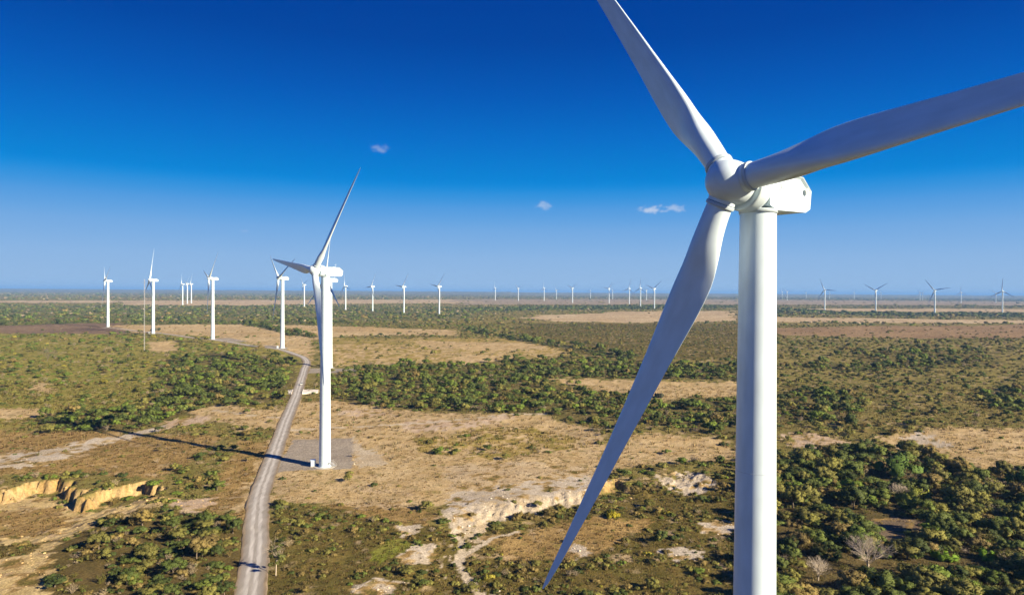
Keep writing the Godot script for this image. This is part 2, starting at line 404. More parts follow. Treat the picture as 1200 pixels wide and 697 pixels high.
# ---------------------------------------------------------------- shapes
class Shape:
	var v := PackedVector3Array()
	var n := PackedVector3Array()
	var c := PackedColorArray()
	var i := PackedInt32Array()
	func quad(a: Vector3, b: Vector3, cc: Vector3, d: Vector3, nn: Vector3, col: Color) -> void:
		var k := v.size()
		v.append_array(PackedVector3Array([a, b, cc, d]))
		n.append_array(PackedVector3Array([nn, nn, nn, nn]))
		c.append_array(PackedColorArray([col, col, col, col]))
		i.append_array(PackedInt32Array([k, k + 1, k + 2, k, k + 2, k + 3]))
	func tri(a: Vector3, b: Vector3, cc: Vector3, nn: Vector3, col: Color) -> void:
		var k := v.size()
		v.append_array(PackedVector3Array([a, b, cc]))
		n.append_array(PackedVector3Array([nn, nn, nn]))
		c.append_array(PackedColorArray([col, col, col]))
		i.append_array(PackedInt32Array([k, k + 1, k + 2]))
	# box with its own flat faces; size in full, turned by basis t
	func box(t: Transform3D, s: Vector3, col := Color.WHITE) -> void:
		var h := s * 0.5
		for f in [[Vector3(1, 0, 0), Vector3(0, 1, 0), Vector3(0, 0, 1)], [Vector3(0, 1, 0), Vector3(0, 0, 1), Vector3(1, 0, 0)], [Vector3(0, 0, 1), Vector3(1, 0, 0), Vector3(0, 1, 0)]]:
			for sg in [1.0, -1.0]:
				var nn: Vector3 = f[0] * sg
				var o: Vector3 = nn * h
				var p: Vector3 = f[1] * h
				var q: Vector3 = f[2] * h * sg
				quad(t * (o - p - q), t * (o - p + q), t * (o + p + q), t * (o + p - q), (t.basis * nn).normalized(), col)
	# tapered tube between two points
	func tube(a: Vector3, b: Vector3, ra: float, rb: float, sides: int, col := Color.WHITE) -> void:
		var y := (b - a).normalized()
		var x := y.cross(Vector3(0.3, 0.2, 1.0) if absf(y.z) < 0.9 else Vector3(1, 0, 0)).normalized()
		var z := x.cross(y)
		var k := v.size()
		for s in sides:
			var an := TAU * s / sides
			var nn := x * cos(an) + z * sin(an)
			v.append(a + nn * ra)
			v.append(b + nn * rb)
			n.append(nn)
			n.append(nn)
			c.append(col)
			c.append(col)
		for s in sides:
			var p := k + s * 2
			var q := k + ((s + 1) % sides) * 2
			i.append_array(PackedInt32Array([p, p + 1, q + 1, p, q + 1, q]))
	# rows of rings: each ring is a list of points of equal length, joined smoothly
	func loft(rings: Array, closed := true, cap := true, col := Color.WHITE) -> void:
		var k := v.size()
		var m: int = rings[0].size()
		for r in rings.size():
			for s in m:
				var here: Vector3 = rings[r][s]
				var du: Vector3 = rings[r][(s + 1) % m] - rings[r][(s - 1 + m) % m]
				var dv: Vector3 = rings[mini(r + 1, rings.size() - 1)][s] - rings[maxi(r - 1, 0)][s]
				v.append(here)
				n.append(du.cross(dv).normalized())
				c.append(col)
		for r in rings.size() - 1:
			for s in (m if closed else m - 1):
				var p := k + r * m + s
				var q := k + r * m + (s + 1) % m
				i.append_array(PackedInt32Array([p, p + m, q + m, p, q + m, q]))
		if cap:
			for e in [0, rings.size() - 1]:
				var ring: Array = rings[e]
				var mid := Vector3.ZERO
				for p in ring:
					mid += p
				mid /= m
				var other: Vector3 = rings[1 if e == 0 else e - 1][0]
				var nn: Vector3 = (ring[0] - mid).cross(ring[1] - mid).normalized()
				if nn.dot(mid - other) < 0.0:
					nn = -nn
				for s in m:
					tri(mid, ring[s], ring[(s + 1) % m], nn, col)
	# like loft, but every face keeps its own flat normal
	func facets(rings: Array, col := Color.WHITE) -> void:
		var m: int = rings[0].size()
		var mid := Vector3.ZERO
		for r in rings:
			for p in r:
				mid += p
		mid /= float(rings.size() * m)
		for r in rings.size() - 1:
			for s in m:
				var a: Vector3 = rings[r][s]
				var b: Vector3 = rings[r + 1][s]
				var cc: Vector3 = rings[r + 1][(s + 1) % m]
				var d: Vector3 = rings[r][(s + 1) % m]
				var nn := (cc - a).cross(d - b).normalized()
				if nn.dot((a + cc) * 0.5 - mid) < 0.0:
					nn = -nn
				quad(a, b, cc, d, nn, col)
		for e in [0, rings.size() - 1]:
			var ring: Array = rings[e]
			var cen := Vector3.ZERO
			for p in ring:
				cen += p
			cen /= m
			var nn2: Vector3 = (ring[0] - cen).cross(ring[1] - cen).normalized()
			if nn2.dot(cen - mid) < 0.0:
				nn2 = -nn2
			for s in m:
				tri(cen, ring[s], ring[(s + 1) % m], nn2, col)
	func mesh(into: ArrayMesh = null) -> ArrayMesh:
		var m := into if into else ArrayMesh.new()
		# wind every face so that its front is the side its normals point to
		for k in range(0, i.size(), 3):
			var p := v[i[k]]
			if (v[i[k + 2]] - p).cross(v[i[k + 1]] - p).dot(n[i[k]] + n[i[k + 1]] + n[i[k + 2]]) < 0.0:
				var t := i[k + 1]
				i[k + 1] = i[k + 2]
				i[k + 2] = t
		var a := []
		a.resize(Mesh.ARRAY_MAX)
		a[Mesh.ARRAY_VERTEX] = v
		a[Mesh.ARRAY_NORMAL] = n
		a[Mesh.ARRAY_COLOR] = c
		a[Mesh.ARRAY_INDEX] = i
		m.add_surface_from_arrays(Mesh.PRIMITIVE_TRIANGLES, a)
		return m

func ring_y(r: float, y: float, sides: int) -> Array:
	var a := []
	for s in sides:
		a.append(Vector3(cos(TAU * s / sides) * r, y, -sin(TAU * s / sides) * r))
	return a

func lathe(profile: Array, sides: int) -> Shape:
	var s := Shape.new()
	var rings := []
	for p in profile:
		rings.append(ring_y(p[0], p[1], sides))
	s.loft(rings)
	return s

# ---------------------------------------------------------------- wind turbine
func table(t: Array, s: float) -> float:
	for k in range(1, t.size()):
		if s <= t[k][0]:
			return lerpf(t[k - 1][1], t[k][1], (s - t[k - 1][0]) / (t[k][0] - t[k - 1][0]))
	return t[-1][1]

func blade_mesh(length: float, start: float, bend: float) -> ArrayMesh:
	var chords := [[0.0, 2.62], [0.06, 2.62], [0.10, 2.85], [0.15, 3.45], [0.20, 3.92], [0.235, 4.0], [0.28, 3.85], [0.40, 3.12], [0.6, 2.22], [0.8, 1.5], [0.93, 0.95], [0.98, 0.6], [1.0, 0.18]]
	var thick := [[0.0, 1.0], [0.06, 1.0], [0.12, 0.78], [0.2, 0.46], [0.3, 0.32], [0.5, 0.24], [1.0, 0.16]]
	var twists := [[0.0, 17.0], [0.1, 16.0], [0.2, 13.0], [0.4, 7.5], [0.6, 4.0], [0.8, 1.5], [1.0, -1.0]]
	var rings := []
	var stations := 48
	var around := 32
	for k in stations + 1:
		var s := float(k) / stations
		s = (start + s * (length - start)) / length
		var chord := table(chords, s)
		var t := table(thick, s)
		var beta := deg_to_rad(table(twists, s) + 2.0)
		var w := smooth(0.05, 0.2, s)
		var ring := []
		for a in around:
			var th := TAU * a / around
			# circle
			var cx := cos(th) * 0.5 * chord
			var cz := sin(th) * 0.5 * chord
			# aerofoil: leading edge at th = 0, pressure side at sin > 0
			var p := 0.5 * (1.0 - cos(th))
			var yt := 5.0 * t * (0.2969 * sqrt(p) - 0.126 * p - 0.3516 * p * p + 0.2843 * p * p * p - 0.1036 * p * p * p * p)
			var camber := -0.05 * 4.0 * p * (1.0 - p)
			var ax := (0.31 - p) * chord
			var az := (camber + (yt * 0.9 if sin(th) > 0.0 else -yt * 1.1)) * chord
			var x := lerpf(cx, ax, w)
			var z := lerpf(cz, az, w)
			ring.append(Vector3(x * cos(beta) - z * sin(beta), s * length, x * sin(beta) + z * cos(beta) + bend * s * s))
		rings.append(ring)
	var sh := Shape.new()
	sh.loft(rings)
	return sh.mesh()

var TM := {}

func turbine_meshes() -> void:
	TM.blade_still = blade_mesh(51.4, 2.45, 2.6)
	TM.blade = blade_mesh(51.4, 2.45, -0.5)
	# collar where a blade meets the hub
	var col := lathe([[1.30, 2.30], [1.46, 2.30], [1.49, 2.36], [1.49, 2.62], [1.45, 2.68], [1.30, 2.68]], 40)
	TM.collar = col.mesh()
	# tower in three rolled sections with slim flanges
	var prof := []
	var r0 := 2.5
	var r1 := 1.87
	prof.append([r0 + 0.25, 0.0])
	prof.append([r0 + 0.25, 0.25])
	prof.append([r0 + 0.02, 0.3])
	for k in range(0, 13):
		var y := 0.35 + (82.75 - 0.35) * k / 12.0
		prof.append([lerpf(r0, r1, k / 12.0), y])
	prof.append([r1, 82.76])
	prof.append([1.2, 82.76])
	TM.tower = lathe(prof, 56).mesh()
	TM.flange = []
	for k in [1, 2]:
		var fl := Shape.new()
		var y: float = 82.75 * k / 3.0
		var r: float = lerpf(r0, r1, k / 3.0)
		var rings := []
		for q in [[r - 0.05, y - 0.02], [r + 0.006, y - 0.018], [r + 0.006, y + 0.018], [r - 0.05, y + 0.02]]:
			rings.append(ring_y(q[0], q[1], 56))
		fl.loft(rings, true, false)
		TM.flange.append(fl.mesh())
	var fd := lathe([[4.6, -1.5], [4.6, 0.05], [4.5, 0.12], [1.0, 0.12]], 40)
	TM.foundation = fd.mesh()
	# yaw collar between tower and nacelle
	TM.yaw = lathe([[1.7, 82.6], [1.98, 82.62], [1.98, 82.95], [1.92, 83.05], [1.7, 83.05]], 48).mesh()
	# generator: drum behind the hub, axis along local z (built along y and turned)
	var g := lathe([[1.1, -4.75], [1.6, -4.75], [2.02, -4.45], [2.36, -3.9], [2.52, -3.3], [2.56, -2.3], [2.52, -2.05], [2.40, -1.92], [1.9, -1.86], [1.2, -1.86]], 56)
	TM.generator = g.mesh()
	# hub: rounded nose
	var h := lathe([[0.02, 2.62], [0.45, 2.58], [0.95, 2.42], [1.42, 2.12], [1.82, 1.68], [2.10, 1.10], [2.25, 0.45], [2.28, -0.3], [2.22, -1.0], [2.08, -1.55], [1.95, -1.72], [1.2, -1.76]], 56)
	TM.hub = h.mesh()
	TM.stub = lathe([[1.36, 0.6], [1.42, 1.2], [1.42, 2.2], [1.38, 2.26], [1.2, 2.28]], 40).mesh()
	# nacelle: side profile (t behind the hub centre, y), faceted with chamfered edges
	var prof2 := [[4.3, -1.9], [4.3, 1.55], [6.0, 1.75], [10.7, 1.62], [12.35, 0.25], [12.1, -1.75], [11.2, -2.2], [5.6, -2.35]]
	var rings2 := []
	for q in [[-1.62, 0.86], [-1.86, 0.965], [-1.9, 1.0], [1.9, 1.0], [1.86, 0.965], [1.62, 0.86]]:
		var ring := []
		for p in prof2:
			ring.append(Vector3(q[0], HUB - 0.25 + (p[1] + 0.3) * q[1] - 0.3, 5.05 - (8.3 + (p[0] - 8.3) * lerpf(1.0, q[1], 0.55))))
		rings2.append(ring)
	var ns := Shape.new()
	ns.facets(rings2)
	TM.nacelle = ns.mesh()
	# badge: rounded square outline on the side, and a round rear vent
	var b := Shape.new()
	for q in [[0, 0.3, 0.42, 0.07], [0, -0.3, 0.42, 0.07], [0.24, 0, 0.07, 0.55], [-0.24, 0, 0.07, 0.55]]:
		b.box(Transform3D(Basis(), Vector3(0, q[1], q[0])), Vector3(0.012, q[3], q[2]))
	TM.badge = b.mesh()
	TM.vent = lathe([[0.34, -0.02], [0.36, 0.0], [0.36, 0.03], [0.3, 0.04], [0.0, 0.04]], 20).mesh()
	var m := Shape.new()
	m.tube(Vector3(0, 0, 0), Vector3(0, 1.3, 0), 0.05, 0.04, 8)
	m.tube(Vector3(-0.5, 1.1, 0), Vector3(0.5, 1.1, 0), 0.03, 0.03, 6)
	m.tube(Vector3(-0.5, 1.1, 0), Vector3(-0.5, 1.45, 0), 0.07, 0.05, 8)
	m.tube(Vector3(0.5, 1.1, 0), Vector3(0.5, 1.45, 0), 0.05, 0.08, 8)
	m.box(Transform3D(Basis(), Vector3(0, 0.08, 0.9)), Vector3(0.9, 0.35, 1.2))
	TM.sensor = m.mesh()
	# door, landing and stair at the tower foot, on the local side that faces away from the wind
	var dr := Shape.new()
	dr.box(Transform3D(Basis(), Vector3(0, 3.2, 0)), Vector3(0.95, 2.1, 0.14))
	TM.door = dr.mesh()
	var st := Shape.new()
	st.box(Transform3D(Basis(), Vector3(0, 2.05, 0.75)), Vector3(1.7, 0.08, 1.5))
	for k in 9:
		st.box(Transform3D(Basis(), Vector3(0.85 + 0.24 * (k + 0.5), 1.85 - 0.2 * k, 0.95)), Vector3(0.26, 0.05, 1.0))
	for z in [0.45, 1.45]:
		st.tube(Vector3(0.85, 1.95, z), Vector3(3.05, 0.15, z), 0.07, 0.07, 6)
	TM.stair = st.mesh()
	var rl := Shape.new()
	for z in [0.42, 1.5]:
		rl.tube(Vector3(0.85, 3.1, z), Vector3(3.05, 1.25, z), 0.035, 0.035, 6)
		rl.tube(Vector3(3.05, 1.25, z), Vector3(3.05, 0.1, z), 0.035, 0.035, 6)
		rl.tube(Vector3(1.95, 2.2, z), Vector3(1.95, 1.0, z), 0.03, 0.03, 6)
	rl.tube(Vector3(-0.82, 3.1, 1.48), Vector3(0.85, 3.1, 1.5), 0.035, 0.035, 6)
	rl.tube(Vector3(-0.82, 3.1, 0.1), Vector3(-0.82, 3.1, 1.48), 0.035, 0.035, 6)
	rl.tube(Vector3(-0.82, 2.6, 0.1), Vector3(-0.82, 2.6, 1.48), 0.025, 0.025, 6)
	for p in [Vector3(-0.82, 0.1, 1.48), Vector3(0.82, 0.1, 1.48), Vector3(-0.82, 0.1, 0.3)]:
		rl.tube(p, p + Vector3(0, 3.0, 0), 0.045, 0.045, 6)
	TM.railing = rl.mesh()

func turbine(at: Vector3, turn_deg: float, phase_deg: float, label: String, group: String, near := false) -> Node3D:
	var t := base("wind_turbine", at, deg_to_rad(turn_deg))
	tag(t, label, "wind turbine", group)
	var tower := part("tower", TM.tower, M.paint, t)
	if near:
		for fl in TM.flange:
			part("flange", fl, M.paint_grey, tower)
	part("foundation", TM.foundation, M.concrete, t)
	part("yaw_collar", TM.yaw, M.paint_grey, t)
	var nac := part("nacelle", TM.nacelle, M.paint, t)
	part("wind_sensor", TM.sensor, M.paint, nac, Transform3D(Basis(), Vector3(0, HUB + 1.35, -4.6)))
	var tilt := deg_to_rad(6.5)
	var axis := Basis(Vector3(1, 0, 0), PI / 2.0 - tilt)
	var centre := Vector3(0, HUB, 5.05)
	part("generator", TM.generator, M.paint, t, Transform3D(axis, centre))
	var hub := part("hub", TM.hub, M.paint, t, Transform3D(axis, centre))
	var n := Vector3(0, sin(tilt), cos(tilt))
	var up := Vector3(0, cos(tilt), -sin(tilt))
	if near:
		part("badge", TM.badge, M.badge, nac, Transform3D(Basis(), Vector3(1.903, HUB + 0.05, -1.55)))
		part("vent", TM.vent, M.vent, nac, Transform3D(Basis(Vector3(0, 0, 1), -PI / 2.0), Vector3(1.9, HUB - 0.1, -6.45)))
		var side := deg_to_rad(110.0)
		var dt := Transform3D(Basis(Vector3(0, 1, 0), side), Vector3(sin(side), 0, cos(side)) * 2.47)
		var door := part("door", TM.door, M.paint_grey, t, dt)
		door.set_meta("label", "grey entrance door at the tower foot")
		var stair := part("stair", TM.stair, M.steel, t, dt)
		part("railing", TM.railing, M.steel, stair)
	for k in 3:
		var ph := deg_to_rad(phase_deg + 120.0 * k)
		var y := up * cos(ph) - Vector3(1, 0, 0) * sin(ph)
		var bt := Transform3D(Basis(y.cross(n), y, n), centre)
		if near:
			part("blade_socket", TM.stub, M.paint, hub, Transform3D(axis, centre).affine_inverse() * bt)
		var b := part("blade", TM.blade_still if at.z > -100.0 else TM.blade, M.blade, t, bt)
		if near:
			part("root_collar", TM.collar, M.paint_grey, b)
	return t

# ---------------------------------------------------------------- plants
var crowns := {"tree": [], "bush": [], "dry": [], "clump": []}
var trunks := []

func lobe(sh: Shape, r: RandomNumberGenerator, at: Vector3, rad: float, squash: float, leaves: int, leaf: float, heart := Vector3(0, -0.2, 0)) -> void:
	var out := (at - heart).normalized()
	# a knobbly core with leaf sprays standing out from it
	var seg := 7
	var rows := 5
	var k := sh.v.size()
	for a in rows + 1:
		for b in seg:
			var la := PI * a / rows
			var lo := TAU * (b + 0.5 * (a % 2)) / seg
			var dir := Vector3(sin(la) * cos(lo), cos(la), sin(la) * sin(lo))
			var rr := rad * r.randf_range(0.55, 0.9)
			sh.v.append(at + dir * Vector3(rr, rr * squash, rr))
			sh.n.append((dir * 0.6 + out * 0.6).normalized())
			var s := r.randf_range(0.75, 1.2)
			sh.c.append(Color(s, s, s))
	for a in rows:
		for b in seg:
			var p := k + a * seg + b
			var q := k + a * seg + (b + 1) % seg
			sh.i.append_array(PackedInt32Array([p, p + seg, q + seg, p, q + seg, q]))
	for l in leaves:
		var dir := Vector3(r.randfn(), r.randfn() * 0.8 + 0.25, r.randfn()).normalized()
		var rr := rad * r.randf_range(0.7, 1.25)
		var c := at + dir * Vector3(rr, rr * squash, rr)
		var nn := (dir + Vector3(r.randfn(), r.randfn(), r.randfn()) * 0.55).normalized()
		var u := nn.cross(Vector3(r.randfn(), r.randfn(), r.randfn())).normalized() * leaf * r.randf_range(0.6, 1.35)
		var w := nn.cross(u) * r.randf_range(0.45, 0.8)
		var s := r.randf_range(0.65, 1.35)
		var g := r.randf_range(0.92, 1.1)
		sh.quad(c - u, c - w * 0.9 + u * 0.1, c + u, c + w, (dir * 0.4 + nn * 0.35 + out * 0.5).normalized(), Color(s, s * g, s))

func make_crown(kind: String, seed_: int) -> ArrayMesh:
	var r := RandomNumberGenerator.new()
	r.seed = seed_
	var sh := Shape.new()
	if kind == "tree":
		# some crowns are flat and spreading, some tall and ragged, some lopsided with bare limbs
		var flat := r.randf_range(0.18, 0.5)
		var lean := Vector3(r.randfn(), 0, r.randfn()) * 0.12
		for k in r.randi_range(15, 26):
			var a := r.randf() * TAU
			var q := pow(r.randf(), 0.6) * r.randf_range(0.55, 0.95)
			var at := Vector3(cos(a) * q, 0.7 + flat * (1.0 - q * q) + r.randf_range(-0.3, 0.12), sin(a) * q)
			lobe(sh, r, at + lean * at.y, r.randf_range(0.13, 0.33), 0.75, 78, 0.044, Vector3(0, 0.3, 0))
		for k in r.randi_range(2, 7):
			var a := r.randf() * TAU
			branch(sh, r, Vector3(0, 0.4, 0), Vector3(cos(a) * 0.8, 0.9, sin(a) * 0.8).normalized(), 0.33, 0.02, 3)
	elif kind == "bush":
		var tall := r.randf_range(0.18, 0.5)
		for k in r.randi_range(10, 19):
			var a := r.randf() * TAU
			var q := pow(r.randf(), 0.6) * r.randf_range(0.6, 1.0)
			lobe(sh, r, Vector3(cos(a) * q, 0.14 + tall * (1.0 - q) * r.randf_range(0.4, 1.4), sin(a) * q), r.randf_range(0.13, 0.33), 0.85, 72, 0.048)
		for k in 3:
			var a := r.randf() * TAU
			branch(sh, r, Vector3(0, 0.05, 0), Vector3(cos(a) * 0.7, 0.9, sin(a) * 0.7).normalized(), 0.3, 0.014, 2)
	elif kind == "clump":
		for k in 6:
			var a := r.randf() * TAU
			var q := sqrt(r.randf()) * 0.75
			lobe(sh, r, Vector3(cos(a) * q, 0.22 + 0.12 * r.randf(), sin(a) * q), r.randf_range(0.3, 0.45), 0.7, 10, 0.14)
	return sh.mesh()

func make_dry(seed_: int, leaves: int) -> ArrayMesh:
	# leafless or nearly leafless shrub: stems that fan out and fork
	var r := RandomNumberGenerator.new()
	r.seed = seed_
	var sh := Shape.new()
	for k in 15:
		var a := r.randf() * TAU
		var lean := r.randf_range(0.15, 1.0)
		var p := Vector3(cos(a), 0, sin(a)) * 0.06
		var dir := Vector3(cos(a) * lean, 1.0, sin(a) * lean).normalized()
		var rad := 0.022
		for s in 3:
			var q := p + dir * r.randf_range(0.22, 0.36)
			sh.tube(p, q, rad, rad * 0.7, 3, Color(1, 1, 1) * r.randf_range(0.8, 1.2))
			for t in 5:
				var d2 := (dir + Vector3(r.randfn(), r.randfn() * 0.5 + 0.3, r.randfn()) * 0.6).normalized()
				var e := q + d2 * r.randf_range(0.14, 0.34)
				var wv := d2.cross(Vector3(r.randfn(), r.randfn(), r.randfn())).normalized() * 0.017
				var s2 := r.randf_range(0.75, 1.3)
				sh.tri(q - wv, q + wv, e, wv.cross(d2).normalized(), Color(s2, s2, s2))
				for l in leaves:
					var c := q.lerp(e, r.randf()) + Vector3(r.randfn(), r.randfn(), r.randfn()) * 0.05
					var u := Vector3(r.randfn(), r.randfn(), r.randfn()).normalized() * 0.05
					var w2 := u.cross(Vector3(r.randfn(), r.randfn(), r.randfn())).normalized() * 0.028
					var s3 := r.randf_range(0.7, 1.3)
					sh.quad(c - u, c - w2, c + u, c + w2, (d2 + Vector3.UP).normalized(), Color(s3, s3, s3 * 0.95))
			p = q
			dir = (dir + Vector3(r.randfn(), r.randfn() * 0.3, r.randfn()) * 0.3).normalized()
			rad *= 0.7
	return sh.mesh()

func make_trunk(seed_: int) -> ArrayMesh:
	var r := RandomNumberGenerator.new()
	r.seed = seed_
	var sh := Shape.new()
	var fork := Vector3(r.randfn() * 0.03, 0.36, r.randfn() * 0.03)
	sh.tube(Vector3(0, -0.12, 0), fork, 0.065, 0.045, 7)
	for k in 5:
		var a := TAU * k / 5.0 + r.randf()
		var mid := fork + Vector3(cos(a) * 0.22, 0.22, sin(a) * 0.22)
		sh.tube(fork, mid, 0.036, 0.024, 5)
		sh.tube(mid, mid + Vector3(cos(a) * 0.24, 0.2, sin(a) * 0.24), 0.024, 0.01, 5)
	return sh.mesh()

func branch(sh: Shape, r: RandomNumberGenerator, p: Vector3, dir: Vector3, length: float, rad: float, depth: int) -> void:
	var q := p + dir * length
	sh.tube(p, q, rad, rad * 0.68, 5 if depth > 2 else 3, Color(1, 1, 1) * r.randf_range(0.85, 1.15))
	if depth == 0:
		return
	var forks := 3 if depth > 1 else 4
	for k in forks:
		var nd := (dir + Vector3(r.randfn(), r.randfn() * 0.35 + 0.12, r.randfn()) * 0.52).normalized()
		branch(sh, r, q if k < 2 else p.lerp(q, r.randf_range(0.5, 0.9)), nd, length * r.randf_range(0.62, 0.86), rad * 0.6, depth - 1)

var tones := [
	Color(0.062, 0.084, 0.021), Color(0.098, 0.126, 0.027), Color(0.122, 0.172, 0.026),
	Color(0.158, 0.152, 0.038), Color(0.190, 0.145, 0.050), Color(0.340, 0.275, 0.185), Color(0.290, 0.260, 0.040),
]
var tone_words := ["dark", "green", "bright", "olive", "brownish", "greyish", "yellowish"]

# per cover: chance of a plant per cell, shares of tree / bush / dry, size, weights of the tones
var growth := {
	"scrub": [0.46, [0.12, 0.7, 0.18], 1.0, [2, 3, 1, 5, 2, 1.2, 0]],
	"olive": [0.44, [0.15, 0.7, 0.15], 1.0, [1, 3, 2.5, 5, 1, 1.2, 0.3]],
	"green": [0.50, [0.3, 0.6, 0.1], 1.1, [4, 4, 1, 2, 0.5, 0.5, 0]],
	"yellow": [0.13, [0.1, 0.75, 0.15], 0.9, [1, 3, 1, 4, 1, 0.6, 0]],
	"straw": [0.035, [0.1, 0.65, 0.25], 0.7, [1, 2, 1, 4, 2, 1, 0]],
	"pale": [0.008, [0.1, 0.7, 0.2], 0.8, [2, 2, 0, 3, 2, 1, 0]],
	"flat": [0.03, [0.1, 0.7, 0.2], 0.9, [2, 2, 0, 3, 2, 1, 0]],
	"brown": [0.04, [0.1, 0.6, 0.3], 0.9, [1, 1, 0, 3, 3, 2, 0]],
	"burnt": [0.02, [0.1, 0.5, 0.4], 0.8, [1, 1, 0, 1, 3, 2, 0]],
	"pink": [0.03, [0.0, 0.6, 0.4], 0.55, [1, 1, 0, 3, 2, 1, 0]],
	"white": [0.05, [0.0, 0.7, 0.3], 0.55, [1, 2, 0, 3, 2, 1, 0]],
	"sand": [0.012, [0.0, 0.6, 0.4], 0.5, [1, 1, 0, 3, 2, 1, 0]],
	"drygrass": [0.09, [0.03, 0.65, 0.32], 0.65, [1, 1, 0, 4, 4, 1.5, 0]],
	"brush": [0.85, [0.06, 0.78, 0.16], 0.68, [2.5, 2, 0.6, 7, 3.5, 0.4, 0.15]],
	"greengrass": [0.08, [0.0, 0.8, 0.2], 0.5, [0, 2, 3, 3, 0, 0, 0]],
	"thicket": [0.80, [0.42, 0.42, 0.16], 1.15, [4, 6, 3.5, 3, 0.6, 0.7, 0]],
	"treeline": [0.95, [0.5, 0.45, 0.05], 1.3, [6, 4, 0.5, 1, 0.5, 0.2, 0]],
	"bramble": [0.92, [0.25, 0.5, 0.25], 0.9, [6, 3, 0.3, 3, 2.5, 0.6, 0]],
	"wood": [0.82, [0.5, 0.3, 0.2], 1.28, [4, 5, 0.9, 5.5, 2.2, 0.6, 0.1]],
	"soil": [0.05, [0.0, 0.5, 0.5], 0.6, [1, 1, 0, 1, 1, 1, 0]],
	"chalk": [0.0, [0.0, 0.5, 0.5], 0.6, [1, 1, 0, 1, 1, 1, 0]],
	"gravel": [0.0, [0.0, 0.5, 0.5], 0.6, [1, 1, 0, 1, 1, 1, 0]],
}

func pick(w: Array) -> int:
	var sum := 0.0
	for q in w:
		sum += q
	var r := rng.randf() * sum
	for k in w.size():
		r -= w[k]
		if r <= 0.0:
			return k
	return 0

func near_road(x: float, d: float, gap: float) -> bool:
	for k in road_line.size() - 1:
		var p := road_line[k]
		if absf(p.z + d) > 60.0 and absf(p.x - x) > 60.0:
			continue
		var c := Geometry2D.get_closest_point_to_segment(Vector2(x, d), Vector2(p.x, -p.z), Vector2(road_line[k + 1].x, -road_line[k + 1].z))
		if c.distance_to(Vector2(x, d)) < gap:
			return true
	return false

func where_is(x: float, d: float) -> String:
	var px := 600.0 + 800.0 * x / d
	if d < 240.0:
		var band: String = "front" if d < 190.0 else ("middle" if d < 214.0 else "back")
		if px < 290.0:
			return "in the %s roadside thicket" % band
		if px < 400.0:
			return "in the %s brush right of the road" % band
		if px < 560.0:
			return "in the %s brush by the path" % band
		if px < 870.0:
			return "in the %s brush near the blade tip" % band
		if px < 1040.0:
			return "in the %s wood beside the tower" % band
		return "in the %s wood at far right" % band
	if d < 330.0:
		if px < 180.0:
			return "around the ochre cut banks"
		if px < 305.0:
			return "on the slope right of the cut banks"
		if px < 520.0:
			return "below the gravel pad"
		if px < 870.0:
			return "on the white eroded slope"
		if px < 1040.0:
			return "behind the wood near the tower"
		return "behind the wood at far right"
	if d < 420.0:
		if px < 160.0:
			return "above the white sand wash"
		if px < 335.0:
			return "between sand wash and road"
		if px < 690.0:
			return "on the central straw clearing"
		if px < 870.0:
			return "right of the straw clearing"
		return "on the olive plain behind the wood"
	if px < 345.0:
		return "in the green belt left of the road"
	if px < 690.0:
		return "in the belt beyond the straw clearing"
	if px < 870.0:
		return "in the dark belt behind the blade"
	return "far on the olive plain"

var ones := ["", "first", "second", "third", "fourth", "fifth", "sixth", "seventh", "eighth", "ninth", "tenth", "eleventh", "twelfth", "thirteenth", "fourteenth", "fifteenth", "sixteenth", "seventeenth", "eighteenth", "nineteenth"]

func ordinal(k: int) -> String:
	if k < 20:
		return ones[k]
	var tens: String = ["twenty", "thirty", "forty"][k / 10 - 2]
	return tens + "-" + ones[k % 10] if k % 10 else tens.left(-1) + "ieth"


# things that would share a label are counted off from left to right
func finish_labels(things: Array) -> void:
	var by := {}
	for t in things:
		var l: String = t[0].get_meta("label")
		if not by.has(l):
			by[l] = []
		by[l].append(t)
	for l in by:
		var list: Array = by[l]
		if list.size() < 2 or list.size() > 49:
			continue
		list.sort_custom(func(a, b): return a[1] < b[1])
		for k in list.size():
			list[k][0].set_meta("label", l + ", " + ordinal(k + 1) + " from left")

